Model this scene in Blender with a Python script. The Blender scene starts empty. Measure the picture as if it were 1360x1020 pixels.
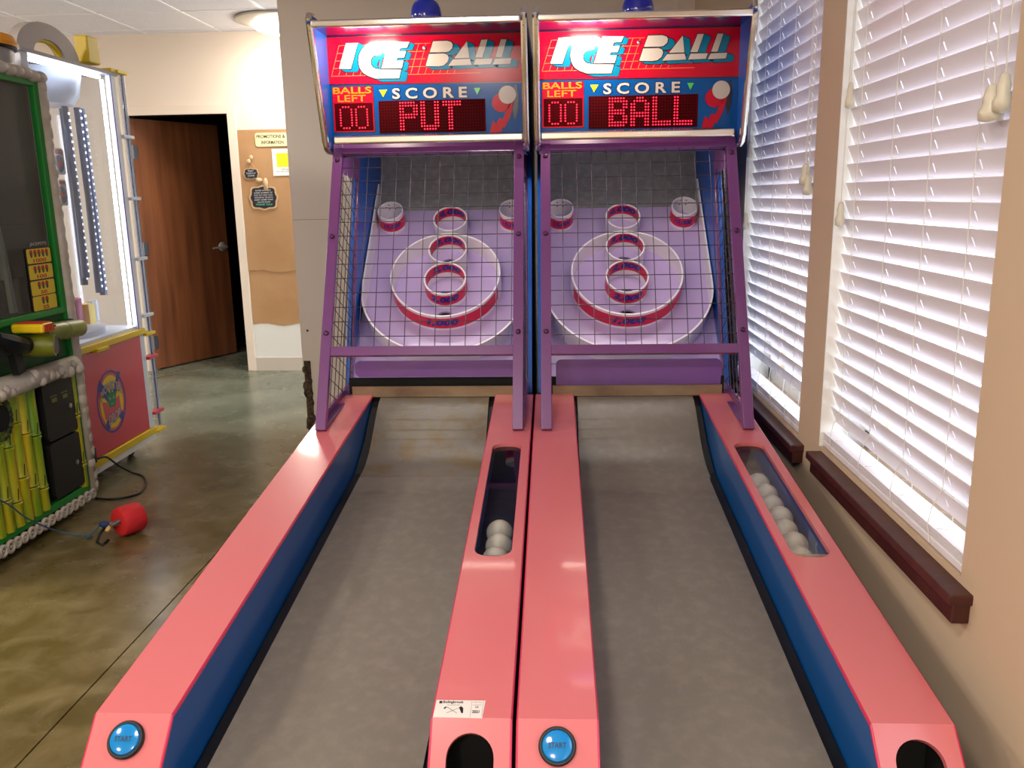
import bpy, bmesh, math, random
from mathutils import Vector, Matrix
from mathutils.geometry import tessellate_polygon
random.seed(7)
PI = math.pi
S = bpy.context.scene
COL = S.collection

# ------------------------------------------------------------------ camera, world, light, exposure
FPX, YAW, PIT, ROL, CAMH = 1123.0, -0.05043, 0.21885, -0.01698, 1.45
cyw, syw, cpt, spt = math.cos(YAW), math.sin(YAW), math.cos(PIT), math.sin(PIT)
Fv = Vector((syw*cpt, cyw*cpt, -spt)); R0 = Vector((cyw, -syw, 0)); U0 = R0.cross(Fv)
Rv = math.cos(ROL)*R0 + math.sin(ROL)*U0
Uv = -math.sin(ROL)*R0 + math.cos(ROL)*U0
cam_d = bpy.data.cameras.new('camera'); cam = bpy.data.objects.new('camera', cam_d); COL.objects.link(cam)
cam.matrix_world = Matrix(((Rv.x, Uv.x, -Fv.x, 0), (Rv.y, Uv.y, -Fv.y, 0), (Rv.z, Uv.z, -Fv.z, CAMH), (0, 0, 0, 1)))
cam_d.sensor_fit = 'HORIZONTAL'; cam_d.sensor_width = 36; cam_d.lens = 36*FPX/1360
cam_d.clip_start = 0.02; cam_d.clip_end = 200
S.camera = cam
S.view_settings.view_transform = 'Standard'; S.view_settings.look = 'None'
S.view_settings.gamma = 1; S.view_settings.use_curve_mapping = False
S.view_settings.exposure = 0.08
try:
    S.cycles.use_denoising = True
    S.cycles.max_bounces = 8; S.cycles.diffuse_bounces = 4; S.cycles.glossy_bounces = 4
    S.cycles.transparent_max_bounces = 12; S.cycles.sample_clamp_indirect = 6.0
    S.cycles.caustics_reflective = False; S.cycles.caustics_refractive = False
except Exception:
    pass
WORLD_STRENGTH = 3.9
W = bpy.data.worlds.new('daylight'); S.world = W; W.use_nodes = True
bgn = W.node_tree.nodes['Background']; bgn.inputs[0].default_value = (0.84, 0.92, 1.0, 1); bgn.inputs[1].default_value = WORLD_STRENGTH
DOME_EMIT = 30.0          # ceiling dome diffusers
DOME_LAMP = 26.0          # the lamps inside them, W
BOARD_LAMP = 1.5          # lamps over the target boards, W
HOOD_LAMP = 3.3           # marquee lamps, W

# ------------------------------------------------------------------ helpers
def lin(c):
    return tuple((v/12.92 if v <= 0.04045 else ((v+0.055)/1.055)**2.4) for v in [x/255 for x in c])

def mat(name, rgb, rough=0.5, metal=0.0, coat=0.0, emit=None, estr=0.0, vary=None, bump=None, alpha=1.0, trans=0.0, ior=1.45, spec=0.5, raw=False):
    m = bpy.data.materials.new(name); m.use_nodes = True
    nt = m.node_tree; b = nt.nodes['Principled BSDF']
    c = rgb if raw else lin(rgb)
    b.inputs['Base Color'].default_value = (*c, 1); b.inputs['Roughness'].default_value = rough
    b.inputs['Metallic'].default_value = metal; b.inputs['IOR'].default_value = ior
    b.inputs['Specular IOR Level'].default_value = spec
    b.inputs['Coat Weight'].default_value = coat; b.inputs['Coat Roughness'].default_value = 0.06
    b.inputs['Alpha'].default_value = alpha; b.inputs['Transmission Weight'].default_value = trans
    if emit is not None:
        b.inputs['Emission Color'].default_value = (*lin(emit), 1); b.inputs['Emission Strength'].default_value = estr
    tc = None
    if vary or bump:
        tc = nt.nodes.new('ShaderNodeTexCoord')
    if vary:    # (rgb2, scale, detail, lo, hi[, stretch])
        mp = nt.nodes.new('ShaderNodeMapping'); nt.links.new(tc.outputs['Object'], mp.inputs[0])
        if len(vary) > 5: mp.inputs['Scale'].default_value = vary[5]
        n = nt.nodes.new('ShaderNodeTexNoise'); n.inputs['Scale'].default_value = vary[1]; n.inputs['Detail'].default_value = vary[2]
        nt.links.new(mp.outputs[0], n.inputs['Vector'])
        r = nt.nodes.new('ShaderNodeValToRGB'); r.color_ramp.elements[0].position = vary[3]; r.color_ramp.elements[1].position = vary[4]
        r.color_ramp.elements[0].color = (*c, 1); r.color_ramp.elements[1].color = (*lin(vary[0]), 1)
        nt.links.new(n.outputs['Fac'], r.inputs[0]); nt.links.new(r.outputs[0], b.inputs['Base Color'])
    if bump:    # (scale, strength, distance)
        n2 = nt.nodes.new('ShaderNodeTexNoise'); n2.inputs['Scale'].default_value = bump[0]; n2.inputs['Detail'].default_value = 4
        nt.links.new(tc.outputs['Object'], n2.inputs['Vector'])
        bn = nt.nodes.new('ShaderNodeBump'); bn.inputs['Strength'].default_value = bump[1]; bn.inputs['Distance'].default_value = bump[2]
        nt.links.new(n2.outputs['Fac'], bn.inputs['Height']); nt.links.new(bn.outputs[0], b.inputs['Normal'])
    return m

def clear_mat(name, tint=(255, 255, 255), refl=1.0):
    # thin clear sheet: passes light straight through and mirrors a little at grazing angles
    m = bpy.data.materials.new(name); m.use_nodes = True; nt = m.node_tree; nt.nodes.remove(nt.nodes['Principled BSDF'])
    out = nt.nodes['Material Output']; t = nt.nodes.new('ShaderNodeBsdfTransparent'); g = nt.nodes.new('ShaderNodeBsdfGlossy'); mx = nt.nodes.new('ShaderNodeMixShader')
    t.inputs[0].default_value = (*lin(tint), 1); g.inputs['Roughness'].default_value = 0.02; g.inputs[0].default_value = (refl, refl, refl, 1)
    lw = nt.nodes.new('ShaderNodeLayerWeight'); pw = nt.nodes.new('ShaderNodeMath'); pw.operation = 'POWER'; pw.inputs[1].default_value = 5
    f = nt.nodes.new('ShaderNodeMapRange'); f.inputs['To Min'].default_value = 0.05
    nt.links.new(lw.outputs['Facing'], pw.inputs[0]); nt.links.new(pw.outputs[0], f.inputs['Value'])
    nt.links.new(f.outputs[0], mx.inputs[0]); nt.links.new(t.outputs[0], mx.inputs[1]); nt.links.new(g.outputs[0], mx.inputs[2]); nt.links.new(mx.outputs[0], out.inputs[0])
    return m

class MB:
    """collects shapes into one mesh"""
    def __init__(s): s.v = []; s.f = []
    def add(s, vs, fs):
        o = len(s.v); s.v += [tuple(v) for v in vs]; s.f += [tuple(i+o for i in f) for f in fs]; return s
    def box(s, x0, x1, y0, y1, z0, z1):
        vs = [(x, y, z) for x in (x0, x1) for y in (y0, y1) for z in (z0, z1)]
        return s.add(vs, [(0, 1, 3, 2), (4, 6, 7, 5), (0, 4, 5, 1), (2, 3, 7, 6), (0, 2, 6, 4), (1, 5, 7, 3)])
    def beam(s, p0, p1, w, h, side=(1, 0, 0)):
        p0 = Vector(p0); p1 = Vector(p1); d = (p1-p0).normalized(); a = Vector(side); a = (a - d*a.dot(d)).normalized(); b = d.cross(a)
        vs = []
        for p in (p0, p1):
            for i, j in ((-1, -1), (1, -1), (1, 1), (-1, 1)): vs.append(p + a*(i*w/2) + b*(j*h/2))
        return s.add(vs, [(3, 2, 1, 0), (4, 5, 6, 7)] + [(i, (i+1) % 4, 4+(i+1) % 4, 4+i) for i in range(4)])
    def tube(s, pts, r, n=8, closed=False, cap=True):
        pts = [Vector(p) for p in pts]; N = len(pts); rings = []; prev = None
        for i, p in enumerate(pts):
            if closed: d = pts[(i+1) % N]-pts[i-1]
            else: d = pts[min(i+1, N-1)]-pts[max(i-1, 0)]
            d.normalize()
            if prev is None:
                a = Vector((0, 0, 1)) if abs(d.z) < 0.9 else Vector((1, 0, 0))
            else: a = prev
            a = (a-d*a.dot(d)).normalized(); prev = a; b = d.cross(a)
            rr = r[i] if isinstance(r, (list, tuple)) else r
            rings.append([p+a*(rr*math.cos(2*PI*k/n))+b*(rr*math.sin(2*PI*k/n)) for k in range(n)])
        vs = [q for rg in rings for q in rg]; fs = []
        for i in range(N if closed else N-1):
            j = (i+1) % N
            for k in range(n): fs.append((i*n+k, i*n+(k+1) % n, j*n+(k+1) % n, j*n+k))
        if cap and not closed:
            fs.append(tuple(range(n-1, -1, -1))); fs.append(tuple((N-1)*n+k for k in range(n)))
        return s.add(vs, fs)
    def cyl(s, p0, p1, r, n=24): return s.tube([p0, p1], r, n)
    def lathe(s, prof, o, ax=(0, 0, 1), n=32):
        """prof: [(r,h)...]; rotated about ax at o"""
        o = Vector(o); ax = Vector(ax).normalized(); a = Vector((1, 0, 0)) if abs(ax.x) < 0.9 else Vector((0, 1, 0))
        a = (a-ax*a.dot(ax)).normalized(); b = ax.cross(a); vs = []; fs = []
        for r, h in prof:
            for k in range(n): vs.append(o+ax*h+a*(r*math.cos(2*PI*k/n))+b*(r*math.sin(2*PI*k/n)))
        for i in range(len(prof)-1):
            for k in range(n): fs.append((i*n+k, i*n+(k+1) % n, (i+1)*n+(k+1) % n, (i+1)*n+k))
        if prof[0][0] > 1e-6: fs.append(tuple(range(n-1, -1, -1)))
        if prof[-1][0] > 1e-6: fs.append(tuple((len(prof)-1)*n+k for k in range(n)))
        return s.add(vs, fs)
    def ball(s, c, r, n=20, m=12, sc=(1, 1, 1)):
        vs = [(c[0], c[1], c[2]-r*sc[2])]; fs = []
        for i in range(1, m):
            t = PI*i/m
            for k in range(n):
                a = 2*PI*k/n; vs.append((c[0]+r*sc[0]*math.sin(t)*math.cos(a), c[1]+r*sc[1]*math.sin(t)*math.sin(a), c[2]-r*sc[2]*math.cos(t)))
        vs.append((c[0], c[1], c[2]+r*sc[2])); L = len(vs)-1
        for k in range(n): fs.append((0, 1+(k+1) % n, 1+k))
        for i in range(m-2):
            for k in range(n): a = 1+i*n+k; b = 1+i*n+(k+1) % n; fs.append((a, b, b+n, a+n))
        for k in range(n): fs.append((1+(m-2)*n+k, 1+(m-2)*n+(k+1) % n, L))
        return s.add(vs, fs)
    def plate(s, outer, holes, O, U, V, t):
        """flat plate: 2D outline (+holes) in frame O,U,V with thickness t away from U x V"""
        O = Vector(O); U = Vector(U); V = Vector(V); N = U.cross(V).normalized()
        loops = [list(outer)]+[list(h) for h in (holes or [])]; flat = [p for l in loops for p in l]
        tri = tessellate_polygon([[Vector((p[0], p[1], 0)) for p in l] for l in loops])
        n = len(flat); top = [O+U*p[0]+V*p[1] for p in flat]; bot = [q-N*t for q in top]; fs = []
        for a, b, c in tri:
            A, B, Cc = flat[a], flat[b], flat[c]
            if (B[0]-A[0])*(Cc[1]-A[1])-(B[1]-A[1])*(Cc[0]-A[0]) < 0: b, c = c, b
            fs.append((a, b, c)); fs.append((a+n, c+n, b+n))
        st = 0
        for l in loops:
            for i in range(len(l)):
                a = st+i; b = st+(i+1) % len(l); fs.append((a, b, b+n, a+n))
            st += len(l)
        return s.add(top+bot, fs)
    def build(s, name, m, parent=None, smooth=False, off=(0, 0, 0), bevel=0.0, seg=2, fixn=True):
        me = bpy.data.meshes.new(name)
        o3 = Vector(off)
        me.from_pydata([tuple(Vector(v)-o3) for v in s.v], [], s.f)
        if fixn:
            bm = bmesh.new(); bm.from_mesh(me); bmesh.ops.recalc_face_normals(bm, faces=bm.faces); bm.to_mesh(me); bm.free()
        me.update()
        ms = m if isinstance(m, (list, tuple)) else [m]
        for x in ms: me.materials.append(x)
        if smooth:
            me.shade_smooth()
        ob = bpy.data.objects.new(name, me); COL.objects.link(ob)
        if parent is not None: ob.parent = parent
        else: ob.location = o3
        if bevel:
            bv = ob.modifiers.new('bevel', 'BEVEL'); bv.width = bevel; bv.segments = seg; bv.limit_method = 'ANGLE'; bv.angle_limit = math.radians(40)
            wn = None
        if smooth == 'auto':
            try:
                me.set_sharp_from_angle(angle=math.radians(35))
            except Exception: pass
        return ob

def tag(o, label=None, cat=None, group=None, kind=None):
    if label: o['label'] = label
    if cat: o['category'] = cat
    if group: o['group'] = group
    if kind: o['kind'] = kind
    return o
def thing(name, label, cat, loc, group=None):
    o = bpy.data.objects.new(name, None); COL.objects.link(o); o.location = loc; o.empty_display_size = 0.1
    return tag(o, label, cat, group)
def struct(name, mb, m, label=None, cat=None, parent=None, **k):
    o = mb.build(name, m, parent, **k)
    if parent is None: tag(o, label, cat, None, 'structure')
    return o

def text2d(s, size=1.0, bold=0.0, shear=0.0, align='CENTER', space=1.0):
    """a string as flat triangles (built-in font), returned as 2D points and faces"""
    c = bpy.data.curves.new('t', 'FONT'); c.body = s; c.size = size; c.align_x = align; c.align_y = 'CENTER'; c.offset = bold; c.shear = shear
    c.space_character = space; c.resolution_u = 3
    o = bpy.data.objects.new('t', c); COL.objects.link(o)
    dg = bpy.context.evaluated_depsgraph_get(); e = o.evaluated_get(dg); me = e.to_mesh()
    vs = [(v.co.x, v.co.y) for v in me.vertices]; fs = [tuple(p.vertices) for p in me.polygons]
    e.to_mesh_clear(); bpy.data.objects.remove(o); bpy.data.curves.remove(c)
    return vs, fs
def fit(vs, x0, x1, y0, y1):
    xs = [v[0] for v in vs]; ys = [v[1] for v in vs]
    a, b, c, d = min(xs), max(xs), min(ys), max(ys)
    return [(x0+(v[0]-a)/(b-a)*(x1-x0), y0+(v[1]-c)/(d-c)*(y1-y0)) for v in vs]
def text_on(mb, s, box, fn, bold=0.0, shear=0.0, space=1.0):
    """text filling box=(x0,x1,y0,y1), points mapped by fn"""
    vs, fs = text2d(s, 1.0, bold, shear, 'LEFT', space)
    mb.add([fn(x, y) for x, y in fit(vs, *box)], fs)

def rrect(x0, x1, y0, y1, r, n=6):
    out = []
    for cx, cy, a0 in ((x1-r, y1-r, 0), (x0+r, y1-r, 90), (x0+r, y0+r, 180), (x1-r, y0+r, 270)):
        for i in range(n+1):
            a = math.radians(a0+90*i/n); out.append((cx+r*math.cos(a), cy+r*math.sin(a)))
    return out
def circ(cx, cy, r, n=32, ry=None): return [(cx+r*math.cos(2*PI*i/n), cy+(ry or r)*math.sin(2*PI*i/n)) for i in range(n)]

# ------------------------------------------------------------------ materials
M = {}
M['wall_tan'] = mat('tan_wall_paint', (196, 172, 146), 0.55, bump=(60, 0.08, 0.002))
M['wall_part'] = mat('greige_wall_paint', (230, 217, 202), 0.6, bump=(60, 0.08, 0.002))
M['wall_cream'] = mat('cream_wall_paint', (236, 222, 206), 0.7, bump=(50, 0.05, 0.002))
M['white_paint'] = mat('white_paint', (232, 232, 228), 0.4)
M['trim_beige'] = mat('beige_baseboard', (205, 196, 184), 0.5)
M['ceil'] = mat('ceiling_tile', (238, 238, 246), 0.85, vary=((226, 226, 236), 180, 3, 0.45, 0.6))
M['tbar'] = mat('ceiling_grid_white', (240, 240, 244), 0.4)
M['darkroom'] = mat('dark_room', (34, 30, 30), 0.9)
M['stool'] = mat('dark_red_wood', (58, 22, 22), 0.35, vary=((74, 36, 28), 5, 4, 0.4, 0.7, (1, 6, 1)), bump=(40, 0.1, 0.001))
M['glass'] = clear_mat('window_glass', (250, 252, 255), 0.6)
M['slat'] = mat('white_blind_slats', (228, 222, 228), 0.28)
M['cord_white'] = mat('white_cord', (215, 212, 205), 0.8)
M['tassel'] = mat('cream_plastic_tassel', (205, 198, 180), 0.3)
M['pink'] = mat('coral_pink_laminate', (0.56, 0.14, 0.15), 0.25, raw=True, bump=(9, 0.04, 0.004), coat=0.35)
M['pinkedge'] = mat('raspberry_edge_molding', (185, 40, 75), 0.3)
M['blue'] = mat('blue_side_laminate', (14, 78, 142), 0.3, coat=0.2)
M['blue2'] = mat('royal_blue_cabinet', (16, 84, 176), 0.35)
M['black'] = mat('black_rubber', (12, 12, 13), 0.45)
M['blackhole'] = mat('black_interior', (5, 5, 5), 0.8)
M['lane'] = mat('grey_lane_rubber', (112, 105, 96), 0.28, vary=((126, 118, 108), 30, 9, 0.45, 0.8), bump=(220, 0.3, 0.002))
M['hump_worn'] = mat('worn_grey_hump', (110, 104, 95), 0.24, vary=((108, 92, 66), 12, 9, 0.45, 0.68), bump=(200, 0.35, 0.002))
M['strip'] = mat('worn_brass_strip', (156, 134, 108), 0.38, metal=0.4, vary=((112, 90, 74), 5, 7, 0.4, 0.75, (1, 1, 2)), bump=(40, 0.2, 0.002))
M['lilac'] = mat('lilac_target_board', (188, 168, 214), 0.35, vary=((174, 154, 204), 3, 4, 0.35, 0.7), coat=0.15)
M['hdpe'] = mat('white_plastic_ring', (232, 226, 232), 0.35)
M['redband'] = mat('crimson_band', (214, 22, 66), 0.35)
M['bluetxt'] = mat('blue_numerals', (28, 46, 140), 0.4)
M['felt'] = mat('charcoal_back_panel', (128, 128, 132), 0.36, vary=((150, 150, 152), 34, 8, 0.45, 0.7), bump=(120, 0.3, 0.002))
M['purple'] = mat('purple_painted_steel', (104, 54, 112), 0.3, coat=0.3)
M['purpledk'] = mat('dark_purple_bolt', (60, 12, 60), 0.35)
M['flap'] = mat('violet_guard_plastic', (116, 80, 146), 0.25, coat=0.2)
M['wire'] = mat('cage_wire', (70, 62, 76), 0.35, metal=0.6)
M['chrome'] = mat('chrome_molding', (226, 220, 212), 0.16, metal=1.0, bump=(14, 0.12, 0.003))
M['hood'] = mat('hood_ceiling_blue', (30, 28, 110), 0.22, coat=0.3)
M['art_red'] = mat('marquee_red', (176, 8, 40), 0.16, spec=0.22)
M['art_blue'] = mat('marquee_blue', (0, 68, 134), 0.16, spec=0.22)
M['art_dark'] = mat('marquee_dark_line', (30, 16, 40), 0.2)
M['art_white'] = mat('marquee_white', (184, 172, 166), 0.16, spec=0.22)
M['art_teal'] = mat('marquee_teal', (6, 104, 138), 0.16, spec=0.22)
M['art_line'] = mat('marquee_grid_orange', (236, 120, 60), 0.2)
M['art_yel'] = mat('marquee_yellow', (226, 206, 24), 0.2)
M['art_grn'] = mat('marquee_green', (70, 176, 62), 0.2)
M['art_gold'] = mat('marquee_gold', (204, 122, 20), 0.2)
M['led_dark'] = mat('led_window_dark_red', (66, 0, 5), 0.6, spec=0.05)
M['led'] = mat('lit_red_led', (255, 30, 50), 0.4, emit=(255, 22, 50), estr=5.0)
M['led_off'] = mat('unlit_led_grid', (34, 0, 2), 0.6, spec=0.05)
M['beacon'] = mat('blue_beacon_plastic', (10, 34, 170), 0.08, coat=0.8)
M['btn'] = mat('blue_button_cap', (0, 118, 186), 0.12, coat=0.6)
M['ball'] = mat('offwhite_ball', (206, 196, 176), 0.5, vary=((184, 172, 150), 20, 3, 0.4, 0.7))
M['clear'] = clear_mat('clear_plastic', (236, 240, 246))
M['sticker'] = mat('white_sticker', (214, 206, 200), 0.35)
M['ink'] = mat('black_ink', (28, 28, 36), 0.5)
M['lamp'] = mat('hood_lamp_glow', (255, 240, 210), 0.5, emit=(255, 225, 180), estr=8)
M['bulbwhite'] = mat('lit_diffuser', (255, 250, 240), 0.5, emit=(255, 240, 220), estr=DOME_EMIT)
M['steel'] = mat('brushed_steel', (180, 180, 184), 0.28, metal=1.0)
M['panmetal'] = mat('grey_light_pan', (176, 172, 164), 0.35, metal=0.3)

# ------------------------------------------------------------------ the room
WX, YP, YB, HC = 0.80, 5.10, 7.12, 2.775      # window wall, partition, door wall, ceiling
XL, YF = -5.6, -3.2
def floor_mat():
    m = bpy.data.materials.new('polished_concrete'); m.use_nodes = True; nt = m.node_tree; b = nt.nodes['Principled BSDF']
    tc = nt.nodes.new('ShaderNodeTexCoord')
    def noise(sc, det, dist=0.0):
        n = nt.nodes.new('ShaderNodeTexNoise'); n.inputs['Scale'].default_value = sc; n.inputs['Detail'].default_value = det; n.inputs['Distortion'].default_value = dist
        nt.links.new(tc.outputs['Object'], n.inputs['Vector']); return n
    def ramp(src, p0, c0, p1, c1, mid=None):
        r = nt.nodes.new('ShaderNodeValToRGB'); e = r.color_ramp.elements
        e[0].position = p0; e[0].color = (*lin(c0), 1); e[1].position = p1; e[1].color = (*lin(c1), 1)
        if mid: k = e.new(mid[0]); k.color = (*lin(mid[1]), 1)
        nt.links.new(src, r.inputs[0]); return r
    a = ramp(noise(1.3, 8, 0.3).outputs['Fac'], 0.35, (78, 64, 32), 0.72, (122, 106, 70), (0.5, (98, 82, 46)))
    c = ramp(noise(7, 9, 0.5).outputs['Fac'], 0.4, (84, 76, 44), 0.68, (150, 138, 104))
    mx = nt.nodes.new('ShaderNodeMix'); mx.data_type = 'RGBA'; mx.inputs[0].default_value = 0.35
    nt.links.new(a.outputs[0], mx.inputs[6]); nt.links.new(c.outputs[0], mx.inputs[7]); nt.links.new(mx.outputs[2], b.inputs['Base Color'])
    # the colour turns greyer and greener towards the door end of the room
    sp = nt.nodes.new('ShaderNodeSeparateXYZ'); nt.links.new(tc.outputs['Object'], sp.inputs[0])
    mr = nt.nodes.new('ShaderNodeMapRange'); mr.inputs['From Min'].default_value = 3.6; mr.inputs['From Max'].default_value = 5.6
    nt.links.new(sp.outputs['Y'], mr.inputs['Value'])
    g = ramp(noise(2.2, 8, 0.6).outputs['Fac'], 0.35, (98, 106, 90), 0.7, (132, 138, 122))
    m2 = nt.nodes.new('ShaderNodeMix'); m2.data_type = 'RGBA'; nt.links.new(mr.outputs[0], m2.inputs[0])
    nt.links.new(mx.outputs[2], m2.inputs[6]); nt.links.new(g.outputs[0], m2.inputs[7]); nt.links.new(m2.outputs[2], b.inputs['Base Color'])
    rr = nt.nodes.new('ShaderNodeMapRange'); rr.inputs['To Min'].default_value = 0.16; rr.inputs['To Max'].default_value = 0.36
    nt.links.new(noise(5, 6).outputs['Fac'], rr.inputs['Value']); nt.links.new(rr.outputs[0], b.inputs['Roughness'])
    bn = nt.nodes.new('ShaderNodeBump'); bn.inputs['Strength'].default_value = 0.06; bn.inputs['Distance'].default_value = 0.004
    nt.links.new(noise(14, 6).outputs['Fac'], bn.inputs['Height']); nt.links.new(bn.outputs[0], b.inputs['Normal'])
    return m
M['floor'] = floor_mat()
JX = -1.424     # control joint
mb = MB(); mb.box(XL, JX-0.003, YF, 10.2, -0.08, 0); mb.box(JX+0.003, WX+0.4, YF, 10.2, -0.08, 0); mb.box(JX-0.02, JX+0.02, YF, 10.2, -0.09, -0.006)
struct('floor', mb, M['floor'], 'polished olive brown concrete floor with a straight saw-cut joint', 'floor')
struct('ceiling', MB().box(XL, WX+0.4, YF, YB+0.05, HC, HC+0.06), M['ceil'], 'white suspended ceiling of square tiles', 'ceiling')
mb = MB()
x = -2.65
while x > XL: mb.box(x-0.012, x+0.012, YF, YB, HC-0.004, HC); x -= 0.61
x = -2.04
while x < WX: mb.box(x-0.012, x+0.012, YF, YB, HC-0.004, HC); x += 0.61
y = 6.345
while y > YF: mb.box(XL, WX, y-0.012, y+0.012, HC-0.0035, HC); y -= 0.61
y = 6.955
mb.box(XL, WX, y-0.012, y+0.012, HC-0.0035, HC)
struct('trim_1', mb, M['tbar'], 'white metal grid carrying the ceiling tiles', 'ceiling grid')

# window wall with four openings (two in the photograph, two nearer the viewer)
WIN = [(2.71, 3.64, 0.665, 2.30), (1.585, 2.49, 0.70, 2.30), (0.20, 1.10, 0.70, 2.30), (-1.6, -0.7, 0.70, 2.30)]
mb = MB(); T = 0.2
holes = [[(a, c), (b, c), (b, d), (a, d)] for a, b, c, d in WIN]
mb.plate([(YF, 0), (YP, 0), (YP, HC), (YF, HC)], holes, (WX+T, 0, 0), (0, 1, 0), (0, 0, 1), T)
mb2 = MB().plate([(YF, 0), (YP+0.1, 0), (YP+0.1, HC), (YF, HC)], holes, (WX, 0, 0), (0, 1, 0), (0, 0, 1), -T)
struct('wall_right', mb2, M['wall_tan'], 'tan painted wall with the two blind-covered windows', 'wall')
def reveal(n, a, b, c, d, wn):
    m = MB(); e = 0.004
    m.box(WX-0.002, WX+0.13, b-e, b+0.001, c, d); m.box(WX+0.004, WX+0.13, a-0.001, a+e, c, d)
    m.box(WX+0.004, WX+0.13, a, b, d-e, d)
    o = struct('window_%d' % wn, m, M['white_paint'], n, 'window')
    f = MB()
    for q in ((a, a+0.045, c, d), (b-0.045, b, c, d)): f.box(WX+0.13, WX+0.17, q[0], q[1], q[2], q[3])
    f.box(WX+0.13, WX+0.17, a, b, c, c+0.05); f.box(WX+0.13, WX+0.17, a, b, d-0.05, d); f.box(WX+0.135, WX+0.165, a, b, (c+d)/2-0.02, (c+d)/2+0.02)
    f.build('window_frame', M['white_paint'], o)
    MB().add([(WX+.15, a+.04, c+.04), (WX+.15, b-.04, c+.04), (WX+.15, b-.04, d-.04), (WX+.15, a+.04, d-.04)], [(0, 1, 2, 3)]).build('pane', M['glass'], o)
    return o
reveal('far window beside the right-hand game', *WIN[0], 1)
reveal('near window at the right edge of the view', *WIN[1], 2)
reveal('window behind the viewer', *WIN[2], 3)
reveal('second window behind the viewer', *WIN[3], 4)

def sill(n, a, b, z, lab):
    m = MB(); m.box(WX-0.045, WX+0.035, a, b, z-0.022, z); m.box(WX-0.034, WX+0.0, a+0.006, b-0.012, z-0.062, z-0.022)
    o = struct(n, m, M['stool'], lab, 'window sill', bevel=0.003)
sill('trim_2', 1.53, 2.475, 0.688, 'dark red-brown wooden sill under the near window')
sill('trim_3', 2.64, 3.68, 0.655, 'dark red-brown wooden sill under the far window')

# partition behind the games, with its torn end and a panel seam
mb = MB().box(-1.56, WX+0.1, YP, YP+0.12, 0, HC)
struct('wall_partition', mb, M['wall_part'], 'greige partition wall standing behind the two roll-down games', 'wall')
struct('trim_4', MB().box(-1.56, WX, YP-0.0015, YP, 1.330, 1.333), mat('seam', (160, 148, 136), 0.7), 'thin panel seam across the partition wall', 'seam')
mb = MB(); mb.box(-1.552, -1.51, YP-0.004, YP, 0.0, 0.47)
for i in range(16): mb.ball((-1.532+random.uniform(-.02, .02), YP-0.003, random.uniform(0.02, 0.48)), random.uniform(.012, .026), 8, 6, (1, .25, 1.4))
struct('trim_5', mb, mat('torn_wall_edge', (96, 78, 60), 0.9, vary=((40, 32, 26), 60, 6, 0.4, 0.6)), 'torn brown lower edge of the partition', 'damaged wall edge')
MB().cyl((-1.515, YP, 0.66), (-1.515, YP-0.004, 0.66), 0.007, 10).build('trim_6', M['ink'])
tag(bpy.data.objects['trim_6'], 'small black screw hole low on the partition wall', 'screw hole', None, 'structure')

# door wall
DX0, DX1, DZ = -3.50, -2.655, 2.145
mb = MB().plate([(XL, 0), (WX+0.1, 0), (WX+0.1, HC), (XL, HC)], [[(DX0, -0.0), (DX1, -0.0), (DX1, DZ), (DX0, DZ)]] if False else [], (0, YB, 0), (1, 0, 0), (0, 0, 1), 0) if False else MB()
mb.box(XL, DX0, YB, YB+0.12, 0, HC); mb.box(DX1, WX+0.1, YB, YB+0.12, 0, HC); mb.box(DX0, DX1, YB, YB+0.12, DZ, HC)
struct('wall_back', mb, M['wall_cream'], 'cream wall with the open brown door', 'wall')
struct('wall_left', MB().box(XL-0.1, XL, YF, YB+0.12, 0, HC), M['wall_cream'], 'cream wall beyond the arcade cabinets', 'wall')
struct('wall_front', MB().box(XL, WX+0.2, YF-0.1, YF, 0, HC), M['wall_cream'], 'cream wall behind the viewer', 'wall')
mb = MB(); w = 0.07
mb.box(DX0-w, DX0, YB-0.02, YB+0.12, 0, DZ+w); mb.box(DX1, DX1+w, YB-0.02, YB+0.12, 0, DZ+w); mb.box(DX0, DX1, YB-0.02, YB+0.12, DZ, DZ+w)
struct('trim_7', mb, M['wall_cream'], 'cream painted frame around the doorway', 'door frame', bevel=0.003)
struct('baseboard_back', MB().box(DX1+w, -1.3, YB-0.012, YB, 0, 0.115), M['trim_beige'], 'beige baseboard right of the doorway', 'baseboard')
struct('baseboard_left', MB().box(XL, DX0-w, YB-0.012, YB, 0, 0.115), M['trim_beige'], 'beige baseboard left of the doorway', 'baseboard')
# dark room beyond
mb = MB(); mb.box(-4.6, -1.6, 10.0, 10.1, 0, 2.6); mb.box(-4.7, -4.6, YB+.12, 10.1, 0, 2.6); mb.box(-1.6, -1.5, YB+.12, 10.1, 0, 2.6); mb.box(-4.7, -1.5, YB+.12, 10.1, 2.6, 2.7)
struct('wall_storeroom', mb, M['darkroom'], 'dark walls of the unlit room beyond the door', 'wall')
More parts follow.
